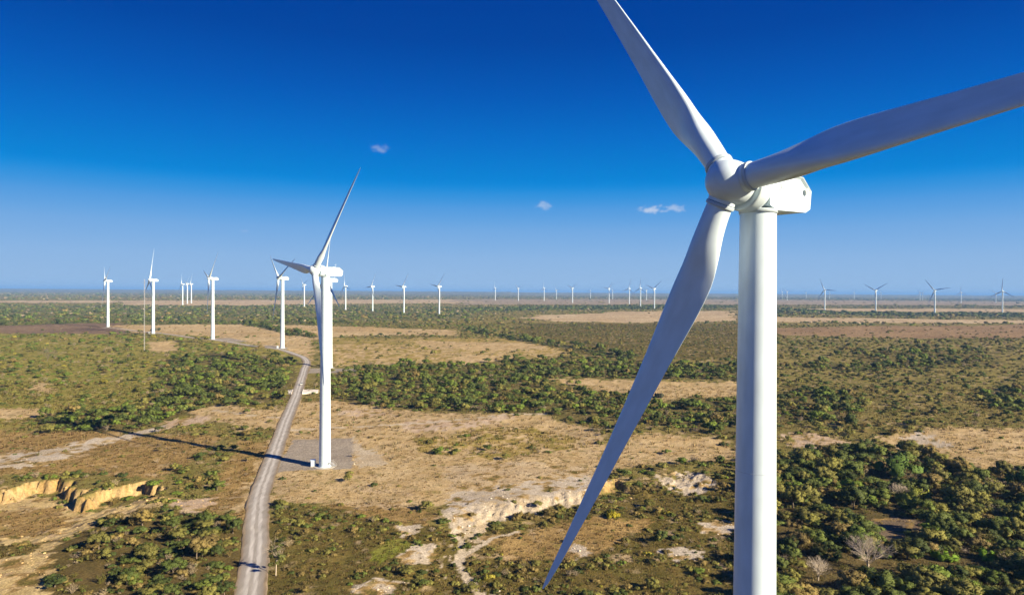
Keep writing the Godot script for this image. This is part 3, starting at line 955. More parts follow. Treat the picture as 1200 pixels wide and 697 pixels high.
func scatter() -> void:
	var plants := []
	var zones := [[158.0, 330.0, 2.6], [330.0, 700.0, 3.9], [700.0, 1500.0, 7.0], [1500.0, 4000.0, 15.0], [4000.0, 11000.0, 42.0]]
	for z in zones.size():
		var d: float = zones[z][0]
		var step: float = zones[z][2]
		while d < zones[z][1]:
			var w := 0.79 * d + 25.0
			var x := -w
			while x < w:
				var px := x + rng.randf_range(-0.5, 0.5) * step
				var pd := d + rng.randf_range(-0.5, 0.5) * step
				x += step
				var kind := cover(px, pd)
				var g: Array = growth[kind]
				# plants keep to drifts, with open gaps between them
				var drift := n_mid.get_noise_2d(px * 1.6 + 400.0, pd * 1.6) + 0.5 * n_big.get_noise_2d(px * 2.0, pd * 2.0 + 100.0)
				if d > 1500.0:
					drift = n_far.get_noise_2d(px * 3.0, pd * 3.0)
				if rng.randf() > clampf(g[0] * (1.0 + 2.2 * drift), 0.0, 1.0):
					continue
				if pd < 1250.0 and near_road(px, pd, 5.6 if pd < 500.0 else 11.0):
					continue
				if pd < 620.0 and track_at(px, pd):
					continue
				if in_pad(px, pd):
					continue
				if pd < 330.0 and basin(px, pd).y > 0.5 and rng.randf() < 0.9:
					continue
				var form := pick(g[1])
				var crowded := false
				for k in keep_clear:
					if absf(px - k[0] * pd / k[1]) < k[2] + 1.5 and pd < k[1] + k[2] and pd > k[1] - k[2] - 5.0:
						crowded = true
				if crowded and (rng.randf() < 0.75 or form == 0):
					continue
				var r: float = [2.45, 1.7, 1.7][form] * g[2] * lerpf(0.45, 1.75, pow(rng.randf(), 1.5))
				var tone := pick(g[3])
				if form == 2:
					tone = [4, 5, 5, 3][rng.randi() % 4]
				elif tone == 5:
					tone = 3
				if z == 2:
					r = r * 1.35
				elif z == 3:
					r = r * 2.2
				elif z == 4:
					r = r * 4.5
				plants.append([r / pd, form, px, pd, r, tone, rng.randf() * TAU, rng.randf_range(0.55, 1.2), z, rng.randi()])
			d += step
	print("plants ", plants.size(), " ", Time.get_ticks_msec())
	plants.sort_custom(func(a, b): return a[0] > b[0])
	# the largest of each kind stand as things of their own
	var singles := [0, 0, 0]
	var rest := {}
	var made := []
	var kinds := ["broadleaf_tree", "scrub_bush", "dry_shrub"]
	for p in plants:
		var x: float = p[2]
		var d: float = p[3]
		var form: int = p[1]
		var u: float = (x / d) / 0.75
		var at := spot(x, d, -0.05)
		if singles[form] < [290, 290, 140][form] and absf(u) < 0.985 and p[8] < 2 and 342.0 + 800.0 * (CAMERA_HEIGHT - at.y) / d < 705.0 + p[4] * 800.0 / d:
			singles[form] += 1
			var size: String = ["small ", "", "large "][0 if p[4] < [2.5, 1.3, 0.9][form] else (1 if p[4] < [3.6, 2.0, 1.3][form] else 2)]
			var label := "%s%s %s %s" % [size, tone_words[p[5]], ["tree", "bush", "twiggy shrub"][form], where_is(x, d)]
			var group: String = ["savanna trees", "savanna bushes", "half-bare shrubs"][form]
			var s := Vector3(p[4], p[4] * p[7], p[4])
			var mat: Material = leaf_mats[p[5] * 3 + p[9] % 3]
			if form == 0:
				var t := base("broadleaf_tree", at, p[6])
				tag(t, label, "tree", group)
				made.append([t, x / d])
				t.scale = s
				part("trunk", trunks[p[9] % trunks.size()], M.bark, t)
				part("crown", crowns.tree[p[9] % crowns.tree.size()], mat, t)
			else:
				var list: Array = crowns.bush if form == 1 else crowns.dry
				var o := part(kinds[form], list[p[9] % list.size()], mat, self, Transform3D(Basis(Vector3.UP, p[6]).scaled(s), at))
				tag(o, label, "bush" if form == 1 else "shrub", group)
				made.append([o, x / d])
		else:
			var key: String
			if p[8] >= 3:
				key = "clump"
			else:
				key = ["tree", "bush", "dry"][form]
			key += "/%d" % (p[9] % crowns[key].size())
			if not rest.has(key):
				rest[key] = []
			rest[key].append([at, p])
	finish_labels(made)
	var names := {"tree": "distant_trees", "bush": "distant_bushes", "dry": "distant_dry_shrubs", "clump": "far_woodland"}
	var says := {"tree": "smaller broadleaf trees scattered over the savanna plain", "bush": "countless low bushes over the savanna plain", "dry": "grey-brown dry shrubs over the plain", "clump": "far woodland patches fading toward the horizon"}
	for k in names:
		var holder := base(names[k], Vector3.ZERO)
		tag(holder, says[k], "vegetation", "", "stuff")
		for v in crowns[k].size():
			var key := "%s/%d" % [k, v]
			if not rest.has(key):
				continue
			var list: Array = rest[key]
			var mm := MultiMesh.new()
			mm.transform_format = MultiMesh.TRANSFORM_3D
			mm.use_colors = true
			mm.mesh = crowns[k][v]
			mm.instance_count = list.size()
			for q in list.size():
				var p: Array = list[q][1]
				var r: float = p[4]
				mm.set_instance_transform(q, Transform3D(Basis(Vector3.UP, p[6]).scaled(Vector3(r, r * p[7], r)), list[q][0]))
				var c: Color = tones[p[5]]
				var j := rng.randf_range(0.75, 1.3)
				mm.set_instance_color(q, Color(c.r * j, c.g * j, c.b * j))
			var o := MultiMeshInstance3D.new()
			o.name = "foliage"
			o.multimesh = mm
			o.material_override = M.leaf_tinted
			o.set_meta("kind", "stuff")
			holder.add_child(o, true)
	print("singles ", singles)

var leaf_mats := []
var keep_clear := []
var pad_polys := []
var pad_box := []

func in_pad(x: float, d: float) -> bool:
	for p in pad_polys:
		if Geometry2D.is_point_in_polygon(Vector2(x, d), p):
			return true
	for f in flats:
		if Vector2(x - f[0], d - f[1]).length() < 9.0:
			return true
	return false

func grass() -> void:
	# tufts of dry grass: narrow bent blades
	var meshes := []
	for s in 3:
		var r := RandomNumberGenerator.new()
		r.seed = 900 + s
		var sh := Shape.new()
		for k in 26:
			var a := r.randf() * TAU
			var q := sqrt(r.randf()) * 0.55
			var p := Vector3(cos(a) * q, -0.05, sin(a) * q)
			var e := p + Vector3(r.randfn() * 0.22, r.randf_range(0.35, 0.8), r.randfn() * 0.22)
			var w := Vector3(r.randfn(), 0, r.randfn()).normalized() * 0.075
			var t := r.randf_range(0.75, 1.25)
			sh.tri(p - w, p + w, e, (Vector3.UP + Vector3(r.randfn(), 0, r.randfn()) * 0.4).normalized(), Color(t, t, t))
		meshes.append(sh.mesh())
	var lists := [[], [], []]
	var amount := {"straw": 0.38, "drygrass": 0.7, "yellow": 0.7, "brush": 0.8, "scrub": 0.6, "olive": 0.7, "greengrass": 0.9, "sand": 0.05, "white": 0.05, "pink": 0.08, "pale": 0.3, "wood": 0.5, "thicket": 0.4, "soil": 0.15}
	for z in [[160.0, 330.0, 1.2], [330.0, 560.0, 2.4]]:
		var d: float = z[0]
		while d < z[1]:
			var w := 0.77 * d
			var x := -w
			while x < w:
				var px: float = x + rng.randf_range(-0.6, 0.6) * z[2]
				var pd: float = d + rng.randf_range(-0.6, 0.6) * z[2]
				x += z[2]
				var drift := n_small.get_noise_2d(px * 1.2, pd * 1.2 + 50.0)
				if rng.randf() > 0.62 + drift:
					continue
				var kind := cover(px, pd)
				if not amount.has(kind) or rng.randf() > amount[kind]:
					continue
				if in_pad(px, pd) or near_road(px, pd, 4.6) or track_at(px, pd):
					continue
				if pd < 320.0 and basin(px, pd).y > 0.5:
					continue
				var pair: Array = soils[kind]
				var c: Color = pair[0].lerp(pair[1], rng.randf())
				c = c.lerp([Color(0.36, 0.27, 0.11), Color(0.14, 0.14, 0.035), Color(0.20, 0.12, 0.05)][rng.randi() % 3], 0.45)
				lists[rng.randi() % 3].append([px, pd, rng.randf_range(0.5, 1.25) * z[2] / 1.3, rng.randf() * TAU, c])
			d += z[2]
	var holder := base("dry_grass", Vector3.ZERO)
	tag(holder, "tufts of dry straw grass over the open ground", "grass", "", "stuff")
	for k in 3:
		var mm := MultiMesh.new()
		mm.transform_format = MultiMesh.TRANSFORM_3D
		mm.use_colors = true
		mm.mesh = meshes[k]
		mm.instance_count = lists[k].size()
		for q in lists[k].size():
			var g: Array = lists[k][q]
			mm.set_instance_transform(q, Transform3D(Basis(Vector3.UP, g[3]).scaled(Vector3(g[2], g[2] * 0.9, g[2])), spot(g[0], g[1])))
			mm.set_instance_color(q, g[4])
		var o := MultiMeshInstance3D.new()
		o.name = "tuft"
		o.multimesh = mm
		o.material_override = M.leaf_tinted
		o.set_meta("kind", "stuff")
		holder.add_child(o, true)
	print("tufts ", lists[0].size() * 3)

func stones() -> void:
	# loose clods and stones on the cut banks and the washed ground
	var meshes := []
	for s in 3:
		var r := RandomNumberGenerator.new()
		r.seed = 700 + s
		var sh := Shape.new()
		var rings := []
		for a in 4:
			var la := PI * (a + 0.5) / 4.0
			var ring := []
			for b in 6:
				var q := r.randf_range(0.75, 1.2)
				ring.append(Vector3(sin(la) * cos(TAU * b / 6.0) * q, cos(la) * 0.6 * q, sin(la) * sin(TAU * b / 6.0) * q))
			rings.append(ring)
		sh.facets(rings)
		meshes.append(sh.mesh())
	var list := []
	for k in 26000:
		var d := rng.randf_range(175.0, 310.0)
		var x := rng.randf_range(-0.76, 0.5) * d
		var b := basin(x, d)
		var kind := cover(x, d)
		if b.y > 0.5 and rng.randf() < 0.5 or kind in ["white", "pink", "sand", "chalk"] and rng.randf() < 0.12:
			list.append([x, d, 0.1 + 0.4 * pow(rng.randf(), 4.0), "cut" if kind != "white" and (x < -70.0 or x > 28.0) else "white"])
	var holder := base("loose_stones", Vector3.ZERO)
	tag(holder, "loose clods and stones on the eroded banks", "stones", "", "stuff")
	for m in 3:
		var mm := MultiMesh.new()
		mm.transform_format = MultiMesh.TRANSFORM_3D
		mm.use_colors = true
		mm.mesh = meshes[m]
		mm.instance_count = (list.size() - m + 2) / 3
		for q in mm.instance_count:
			var g: Array = list[q * 3 + m]
			mm.set_instance_transform(q, Transform3D(Basis(Vector3.UP, rng.randf() * TAU).scaled(Vector3(g[2], g[2] * rng.randf_range(0.6, 1.3), g[2])), spot(g[0], g[1])))
			var pair: Array = soils[g[3]]
			var c: Color = pair[0].lerp(pair[1], rng.randf()) * rng.randf_range(0.75, 1.0)
			mm.set_instance_color(q, c)
		var o := MultiMeshInstance3D.new()
		o.name = "stone"
		o.multimesh = mm
		o.material_override = M.stone
		o.set_meta("kind", "stuff")
		holder.add_child(o, true)
	print("stones ", list.size())

# ---------------------------------------------------------------- roads and small things
func build_road() -> void:
	var ctl := poly(ROAD)
	var curve := Curve2D.new()
	for k in ctl.size():
		var a := ctl[maxi(k - 1, 0)]
		var b := ctl[mini(k + 1, ctl.size() - 1)]
		var t := (b - a).normalized()
		var i := ctl[k].distance_to(a) / 3.0
		var o := ctl[k].distance_to(b) / 3.0
		curve.add_point(ctl[k], -t * i, t * o)
	var length := curve.get_baked_length()
	var s := 0.0
	while s < length:
		var p := curve.sample_baked(s)
		road_line.append(Vector3(p.x, 0, -p.y))
		s += 3.0 if p.y < 700.0 else 8.0

func road_mesh() -> void:
	var sh := Shape.new()
	var prev := []
	# offsets across the road, height over the roadbed, tone
	var across := [[-5.0, -1.5, 0], [-3.6, -0.12, 0], [-2.9, 0.0, 1], [-1.9, 0.05, 2], [-1.35, 0.0, 3], [-0.75, 0.01, 3], [-0.3, 0.07, 2], [0.3, 0.07, 2], [0.75, 0.01, 3], [1.35, 0.0, 3], [1.9, 0.05, 2], [2.9, 0.0, 1], [3.6, -0.12, 0], [5.0, -1.5, 0]]
	var tone := [Color(0.33, 0.26, 0.18), Color(0.36, 0.32, 0.275), Color(0.43, 0.40, 0.36), Color(0.62, 0.59, 0.55)]
	var level := PackedFloat32Array()
	for k in road_line.size():
		var p := road_line[k]
		level.append(height(p.x, -p.z))
	var m := across.size()
	var count := road_line.size()
	for k in count:
		var y := 0.0
		for q in range(-4, 5):
			y += level[clampi(k + q, 0, count - 1)]
		y = y / 9.0 + 0.55
		var p := road_line[k]
		road_line[k].y = y
		var t := (road_line[mini(k + 1, count - 1)] - road_line[maxi(k - 1, 0)])
		t.y = 0.0
		t = t.normalized()
		var side := Vector3(-t.z, 0, t.x)
		var wob := n_mid.get_noise_2d(p.x * 4.0, p.z * 4.0) * 0.4
		for a in across:
			var e: float = 0.35 * n_small.get_noise_2d(p.x * 2.0 + a[0] * 9.0, p.z * 2.0)
			var w: Vector3 = p + side * (a[0] + wob + e)
			w.y = y + a[1]
			var c: Color = tone[a[2]]
			var j: float = 1.0 + 0.35 * n_small.get_noise_2d(p.x * 3.0 + a[0] * 31.0, p.z * 3.0)
			sh.v.append(w)
			sh.n.append(Vector3.UP if absf(a[0]) < 3.7 else (Vector3.UP * 0.6 + side * signf(a[0])).normalized())
			sh.c.append(Color(c.r * j, c.g * j, c.b * j))
	for k in count - 1:
		for a in m - 1:
			var i := k * m + a
			sh.i.append_array(PackedInt32Array([i, i + m, i + m + 1, i, i + m + 1, i + 1]))
	var o := part("gravel_road", sh.mesh(), M.gravel, self)
	tag(o, "grey gravel service road with paler wheel tracks", "", "", "structure")

func cabinet(at: Vector3, turn: float, label: String) -> void:
	var t := base("transformer_cabinet", at, turn)
	tag(t, label, "cabinet", "cabinets at the tower feet")
	var s := Shape.new()
	s.box(Transform3D(Basis(), Vector3(0, 0.1, 0)), Vector3(2.3, 0.5, 2.7))
	part("plinth", s.mesh(), M.concrete, t)
	s = Shape.new()
	s.box(Transform3D(Basis(), Vector3(0, 1.5, 0)), Vector3(2.0, 2.3, 2.4))
	part("housing", s.mesh(), M.paint, t)
	s = Shape.new()
	s.box(Transform3D(Basis(), Vector3(0, 2.74, 0)), Vector3(2.25, 0.16, 2.65))
	part("roof", s.mesh(), M.paint, t)
	for x in [-0.48, 0.48]:
		s = Shape.new()
		s.box(Transform3D(Basis(), Vector3(x, 1.5, 1.215)), Vector3(0.88, 2.0, 0.05))
		var d := part("door", s.mesh(), M.paint_grey, t)
		s = Shape.new()
		s.box(Transform3D(Basis(), Vector3(x - signf(x) * 0.36, 1.5, 1.26)), Vector3(0.05, 0.22, 0.05))
		part("handle", s.mesh(), M.vent, d)

func met_mast(at: Vector3) -> void:
	var t := base("measuring_mast", at)
	tag(t, "thin lattice measuring mast left of the road turbines", "mast")
	var tall := 84.0
	var feet := []
	for k in 3:
		var a := TAU * k / 3.0
		feet.append(Vector3(cos(a), 0, sin(a)) * 0.45)
	for k in 3:
		var s := Shape.new()
		s.tube(feet[k] - Vector3(0, 0.4, 0), feet[k] + Vector3(0, tall, 0), 0.1, 0.1, 5)
		part("leg", s.mesh(), M.steel, t)
	var b := Shape.new()
	for k in 60:
		for q in 3:
			var y := tall * k / 60.0
			b.tube(feet[q] + Vector3(0, y, 0), feet[(q + 1) % 3] + Vector3(0, y + tall / 60.0, 0), 0.035, 0.035, 4)
	part("bracing", b.mesh(), M.steel, t)
	for y in [40.0, 60.0, 80.0]:
		var s := Shape.new()
		s.tube(Vector3(-2.4, y, 0), Vector3(2.4, y, 0), 0.05, 0.05, 5)
		s.tube(Vector3(-2.4, y, 0), Vector3(-2.4, y + 0.7, 0), 0.05, 0.12, 5)
		s.tube(Vector3(2.4, y, 0), Vector3(2.4, y + 0.7, 0), 0.05, 0.12, 5)
		part("sensor_boom", s.mesh(), M.steel, t)

func pickup(at: Vector3, turn: float) -> void:
	var t := base("pickup_truck", at, turn)
	tag(t, "small pale pickup truck on the gravel road near the culvert", "truck")
	# body: side profile extruded with a narrower roof
	var rings := []
	for q in [[-0.86, 1.0], [-0.9, 0.0], [0.9, 0.0], [0.86, 1.0]]:
		var ring := []
		for p in [[-2.5, 0.45], [-2.55, 1.02], [-0.55, 1.05], [-0.5, 1.05], [0.55, 1.08], [1.3, 1.02], [2.4, 0.9], [2.5, 0.45]]:
			ring.append(Vector3(q[0], p[1] + (0.02 if q[1] > 0.5 else 0.0), p[0] * (0.985 if q[1] > 0.5 else 1.0)))
		rings.append(ring)
	var s := Shape.new()
	s.facets(rings)
	part("body", s.mesh(), M.car, t)
	rings = []
	for q in [[-0.84, -0.6, 1.35, 1.06], [-0.70, -0.45, 0.55, 1.72], [0.70, -0.45, 0.55, 1.72], [0.84, -0.6, 1.35, 1.06]]:
		pass
	var cab := Shape.new()
	var lower := [Vector3(-0.84, 1.04, -0.62), Vector3(0.84, 1.04, -0.62), Vector3(0.84, 1.04, 1.35), Vector3(-0.84, 1.04, 1.35)]
	var upper := [Vector3(-0.68, 1.66, -0.45), Vector3(0.68, 1.66, -0.45), Vector3(0.68, 1.66, 0.6), Vector3(-0.68, 1.66, 0.6)]
	cab.facets([lower, upper])
	var c := part("cab", cab.mesh(), M.car_glass, t)
	s = Shape.new()
	s.box(Transform3D(Basis(), Vector3(0, 1.69, 0.08)), Vector3(1.4, 0.07, 1.1))
	part("roof", s.mesh(), M.car, c)
	for x in [-0.82, 0.82]:
		for z in [-1.55, 1.55]:
			s = lathe([[0.02, -0.12], [0.34, -0.12], [0.37, -0.08], [0.37, 0.08], [0.34, 0.12], [0.02, 0.12]], 18)
			var w := part("wheel", s.mesh(), M.rubber, t, Transform3D(Basis(Vector3(0, 0, 1), PI / 2.0), Vector3(x, 0.37, z)))
			s = lathe([[0.02, -0.125], [0.2, -0.125], [0.2, 0.125], [0.02, 0.125]], 14)
			part("rim", s.mesh(), M.steel, w)

func culvert(at: Vector3, dir: Vector3) -> void:
	var t := base("culvert", at, atan2(dir.x, dir.z))
	tag(t, "pale concrete culvert apron crossing under the gravel road", "culvert")
	for sg in [-1.0, 1.0]:
		var s := Shape.new()
		var long := 11.0 if sg > 0.0 else 5.0
		var near := []
		var far := []
		for p in [[-9.0, -1.2], [9.0, -1.2], [9.0, 0.6], [-9.0, 0.6]]:
			near.append(Vector3(sg * 4.0, p[1], p[0]))
		for p in [[-7.0, -1.6], [6.0, -1.6], [6.0, 0.35], [-7.0, 0.35]]:
			far.append(Vector3(sg * (4.0 + long), p[1], p[0]))
		s.facets([near, far])
		part("apron_slab", s.mesh(), M.pale_concrete, t)
		s = Shape.new()
		s.box(Transform3D(Basis(), Vector3(sg * 3.85, 0.25, 0)), Vector3(0.35, 1.2, 18.4))
		part("head_wall", s.mesh(), M.pale_concrete, t)

func special_tree(kind: String, x: float, d: float, r: float, h: float, label: String, tone: Color, category := "tree") -> Node3D:
	var t := base({"bare": "bare_tree", "leafy": "broadleaf_tree", "bush": "scrub_bush", "sparse": "slender_tree"}[kind], spot(x, d, -0.1), rng.randf() * TAU)
	tag(t, label, category)
	keep_clear.append([x, d, r])
	var m: StandardMaterial3D = M.leaf_tinted.duplicate()
	m.albedo_color = tone.linear_to_srgb()
	if kind == "bare" or kind == "sparse":
		var bm: StandardMaterial3D = M.bark.duplicate()
		bm.vertex_color_use_as_albedo = true
		bm.albedo_color = lin(0.52, 0.44, 0.34) if tone == Color.WHITE or kind == "sparse" else tone.linear_to_srgb()
		var rr := RandomNumberGenerator.new()
		rr.seed = int(x * 7.0) + 11
		var sh := Shape.new()
		if kind == "bare":
			sh.tube(Vector3(0, -0.3, 0), Vector3(0.1, h * 0.2, 0), r * 0.06, r * 0.045, 8)
			part("trunk", sh.mesh(), bm, t)
			sh = Shape.new()
			for k in 11:
				var a := TAU * k / 11.0 + rr.randf()
				var lean := rr.randf_range(0.2, 1.0)
				branch(sh, rr, Vector3(0.1, h * 0.17, 0), Vector3(cos(a) * lean, 0.9, sin(a) * lean).normalized(), h * rr.randf_range(0.28, 0.36), r * 0.02, 4)
			part("crown", sh.mesh(), bm, t)
		else:
			sh.tube(Vector3(0, -0.3, 0), Vector3(0.15, h * 0.5, 0.1), 0.16, 0.1, 7)
			part("trunk", sh.mesh(), bm, t)
			sh = Shape.new()
			for k in 6:
				var a := TAU * k / 6.0
				branch(sh, rr, Vector3(0.1, h * (0.4 + 0.05 * k), 0.05), Vector3(cos(a) * 0.6, 0.8, sin(a) * 0.6).normalized(), h * 0.2, 0.05, 3)
			part("limbs", sh.mesh(), bm, t)
			sh = Shape.new()
			for k in 16:
				var a := rr.randf() * TAU
				var up := rr.randf_range(0.42, 1.0)
				lobe(sh, rr, Vector3(cos(a) * r * rr.randf_range(0.1, 0.75), h * up, sin(a) * r * rr.randf_range(0.1, 0.75)), r * rr.randf_range(0.1, 0.24), 0.8, 50, 0.15)
			part("crown", sh.mesh(), m, t)
	elif kind == "leafy":
		var s := Basis().scaled(Vector3(r, h / 1.35, r))
		part("trunk", trunks[0], M.bark, t, Transform3D(s, Vector3.ZERO))
		part("crown", crowns.bush[int(absf(x)) % crowns.bush.size()], m, t, Transform3D(Basis().scaled(Vector3(r, h / 1.05, r)), Vector3.ZERO))
	else:
		part("foliage", crowns.bush[int(absf(x)) % crowns.bush.size()], m, t, Transform3D(Basis().scaled(Vector3(r, h / 0.8, r)), Vector3.ZERO))
	return t

# ---------------------------------------------------------------- sky and light
func sky_color(el: float) -> Color:
	# el in degrees; sRGB as seen, turned to linear
	var stops := [[0.0, Color8(158, 190, 226)], [2.8, Color8(141, 182, 227)], [5.1, Color8(116, 170, 226)], [6.9, Color8(82, 156, 224)], [8.2, Color8(42, 144, 221)], [9.1, Color8(0, 133, 217)], [12.5, Color8(0, 110, 203)], [16.0, Color8(0, 89, 185)], [20.0, Color8(0, 70, 163)], [23.1, Color8(0, 64, 156)], [40.0, Color8(0, 60, 150)], [90.0, Color8(0, 56, 142)]]
	for k in range(1, stops.size()):
		if el <= stops[k][0]:
			var t: float = (el - stops[k - 1][0]) / (stops[k][0] - stops[k - 1][0])
			return stops[k - 1][1].lerp(stops[k][1], clampf(t, 0.0, 1.0)).srgb_to_linear()
	return stops[-1][1].srgb_to_linear()

func sky_image(gain: float) -> Image:
	var w := 4096
	var h := 2048
	var im := Image.create(w, h, false, Image.FORMAT_RGBF)
	for y in h:
		var el := 90.0 - 180.0 * (y + 0.5) / h
		var c := sky_color(maxf(el, 0.0))
		im.fill_rect(Rect2i(0, y, w, 1), Color(c.r * gain, c.g * gain, c.b * gain))
	# small fair-weather clouds: azimuth from straight ahead, elevation, half width, half height, strength
	for c in [[-11.0, 11.5, 0.8, 0.44, 0.26], [2.65, 7.15, 0.75, 0.5, 0.36], [11.5, 6.75, 1.2, 0.44, 0.62], [13.4, 6.8, 1.0, 0.4, 0.42], [-21.5, 4.6, 0.5, 0.12, 0.15]]:
		for y in range(int((90.0 - c[1] - c[3] * 2.0) / 180.0 * h), int((90.0 - c[1] + c[3] * 2.0) / 180.0 * h) + 1):
			for x in range(int((c[0] - c[2] * 2.0) / 360.0 * w), int((c[0] + c[2] * 2.0) / 360.0 * w) + 1):
				var az := (x + 0.5) / w * 360.0
				var el := 90.0 - 180.0 * (y + 0.5) / h
				var u: float = (az - c[0]) / c[2]
				var v: float = (el - c[1]) / c[3]
				if v < 0.0:
					v *= 1.6
				var f: float = 1.0 - sqrt(u * u + v * v) + 0.75 * n_cell.get_noise_2d(az * 60.0, el * 110.0)
				var a: float = smoothstep(0.0, 0.8, f) * c[4]
				if a > 0.0:
					var old := im.get_pixel(posmod(x, w), y)
					im.set_pixel(posmod(x, w), y, old.lerp(Color(0.72 * gain, 0.76 * gain, 0.85 * gain), a))
	return im

func setup_view() -> void:
	var cam := Camera3D.new()
	cam.name = "camera"
	cam.position = Vector3(0, CAMERA_HEIGHT, 0)
	cam.rotation_degrees = Vector3(-0.465, 0, 0.37)
	cam.fov = 2.0 * rad_to_deg(atan(348.5 / 800.0))
	cam.near = 0.5
	cam.far = 100000.0
	add_child(cam)
	cam.make_current()
	var exposure := 2.4
	var env := Environment.new()
	env.background_mode = Environment.BG_SKY
	env.tonemap_mode = Environment.TONE_MAPPER_LINEAR
	env.tonemap_exposure = exposure
	var pan := PanoramaSkyMaterial.new()
	pan.panorama = ImageTexture.create_from_image(sky_image(1.0 / exposure))
	var sky := Sky.new()
	sky.sky_material = pan
	env.sky = sky
	env.sdfgi_enabled = true
	env.ssao_enabled = true
	env.ssil_enabled = true
	env.fog_enabled = true
	env.fog_density = 0.000055
	env.fog_light_color = Color(0.52, 0.74, 1.0)
	var we := WorldEnvironment.new()
	we.name = "environment"
	we.environment = env
	add_child(we)
	var sun := DirectionalLight3D.new()
	sun.name = "sun"
	sun.light_energy = 1.6
	sun.light_color = Color(1.0, 0.93, 0.80)
	sun.light_angular_distance = 0.53
	sun.shadow_enabled = true
	var el := deg_to_rad(25.5)
	var to_sun := Vector3(0.875 * cos(el), sin(el), 0.485 * cos(el))
	sun.look_at_from_position(to_sun * 100.0, Vector3.ZERO, Vector3.UP)
	add_child(sun)

func noise(n: FastNoiseLite, seed_: int, wavelength: float, octaves: int) -> void:
	n.seed = seed_
	n.noise_type = FastNoiseLite.TYPE_SIMPLEX_SMOOTH
	n.frequency = 1.0 / wavelength
	n.fractal_octaves = octaves

func materials() -> void:
	var m := StandardMaterial3D.new()
	m.vertex_color_use_as_albedo = true
	m.albedo_texture = noise_texture(1024, 0.02, 5, Color(0.62, 0.62, 0.62), Color(1, 1, 1), 6)
	m.roughness = 1.0
	m.metallic_specular = 0.15
	m.uv1_triplanar = true
	m.uv1_world_triplanar = true
	m.uv1_scale = Vector3.ONE / 19.0
	m.normal_enabled = true
	m.normal_texture = normal_texture(1024, 0.03, 8, 7.0)
	m.normal_scale = 1.0
	M.ground = m
	m = m.duplicate()
	m.albedo_texture = noise_texture(512, 0.05, 15, Color(0.7, 0.7, 0.7), Color(1, 1, 1), 6)
	m.uv1_scale = Vector3.ONE / 6.0
	m.normal_scale = 0.4
	M.gravel = m
	var grime := noise_texture(1024, 0.006, 21, Color(0.93, 0.93, 0.92), Color(1, 1, 1), 5)
	for q in [["paint", 0.78, 0.36], ["blade", 0.82, 0.28], ["paint_grey", 0.55, 0.5]]:
		m = StandardMaterial3D.new()
		m.albedo_color = lin(q[1] * 0.82, q[1] * 0.98, q[1] * 1.10)
		m.albedo_texture = grime
		m.uv1_triplanar = true
		m.uv1_scale = Vector3(0.12, 0.04, 0.12)
		m.roughness = q[2]
		M[q[0]] = m
	for q in [["concrete", 0.38, 0.36, 0.32, 0.9], ["pale_concrete", 0.60, 0.56, 0.50, 0.9], ["badge", 0.10, 0.11, 0.12, 0.5], ["vent", 0.62, 0.60, 0.52, 0.6], ["car", 0.62, 0.64, 0.62, 0.3], ["car_glass", 0.04, 0.05, 0.055, 0.1], ["rubber", 0.03, 0.03, 0.03, 0.9], ["bark", 0.16, 0.125, 0.09, 0.95]]:
		m = StandardMaterial3D.new()
		m.albedo_color = lin(q[1], q[2], q[3])
		m.roughness = q[4]
		M[q[0]] = m
	m = StandardMaterial3D.new()
	m.albedo_color = lin(0.6, 0.6, 0.6)
	m.metallic = 0.5
	m.roughness = 0.45
	M.steel = m
	m = StandardMaterial3D.new()
	m.vertex_color_use_as_albedo = true
	m.roughness = 0.75
	m.metallic_specular = 0.3
	m.cull_mode = BaseMaterial3D.CULL_DISABLED
	m.backlight = Color(0.45, 0.45, 0.35)
	M.leaf_tinted = m
	M.stone = StandardMaterial3D.new()
	M.stone.vertex_color_use_as_albedo = true
	M.stone.roughness = 0.95
	for t in tones.size():
		for k in 3:
			var l: StandardMaterial3D = m.duplicate()
			var c: Color = tones[t]
			var j: float = [0.8, 1.0, 1.22][k]
			l.albedo_color = lin(c.r * j, c.g * j, c.b * [0.85, 1.0, 1.1][k])
			leaf_mats.append(l)

func prepare() -> void:
	noise(n_big, 3, 130.0, 3)
	noise(n_mid, 12, 26.0, 4)
	noise(n_small, 27, 7.0, 4)
	noise(n_warp, 44, 34.0, 4)
	noise(n_far, 61, 420.0, 4)
	noise(n_cell, 70, 40.0, 4)
	rng.seed = 20240
	for p in PATCHES:
		var q := poly(p[1])
		var b := Rect2(q[0], Vector2.ZERO)
		for w in q:
			b = b.expand(w)
		var i := patch_poly.size()
		patch_poly.append(q)
		patch_type.append(p[0])
		patch_box.append(b)
		for k in range(int(log(maxf(b.position.y, 20.0)) * 8.0), int(log(b.end.y) * 8.0) + 1):
			if not bins.has(k):
				bins[k] = PackedInt32Array()
			bins[k].append(i)
	for t in TRACKS:
		var q := poly(t[1])
		var b := Rect2(q[0], Vector2.ZERO)
		for w in q:
			b = b.expand(w)
		track_lines.append([t[0], q, b.grow(4.0)])
	for p in PADS:
		pad_polys.append(poly(p[1]))
		var b := Rect2(pad_polys[-1][0], Vector2.ZERO)
		for w in pad_polys[-1]:
			b = b.expand(w)
		pad_box.append(b)
	basin_left = poly(BASIN_LEFT)
	basin_middle = poly(BASIN_MIDDLE)

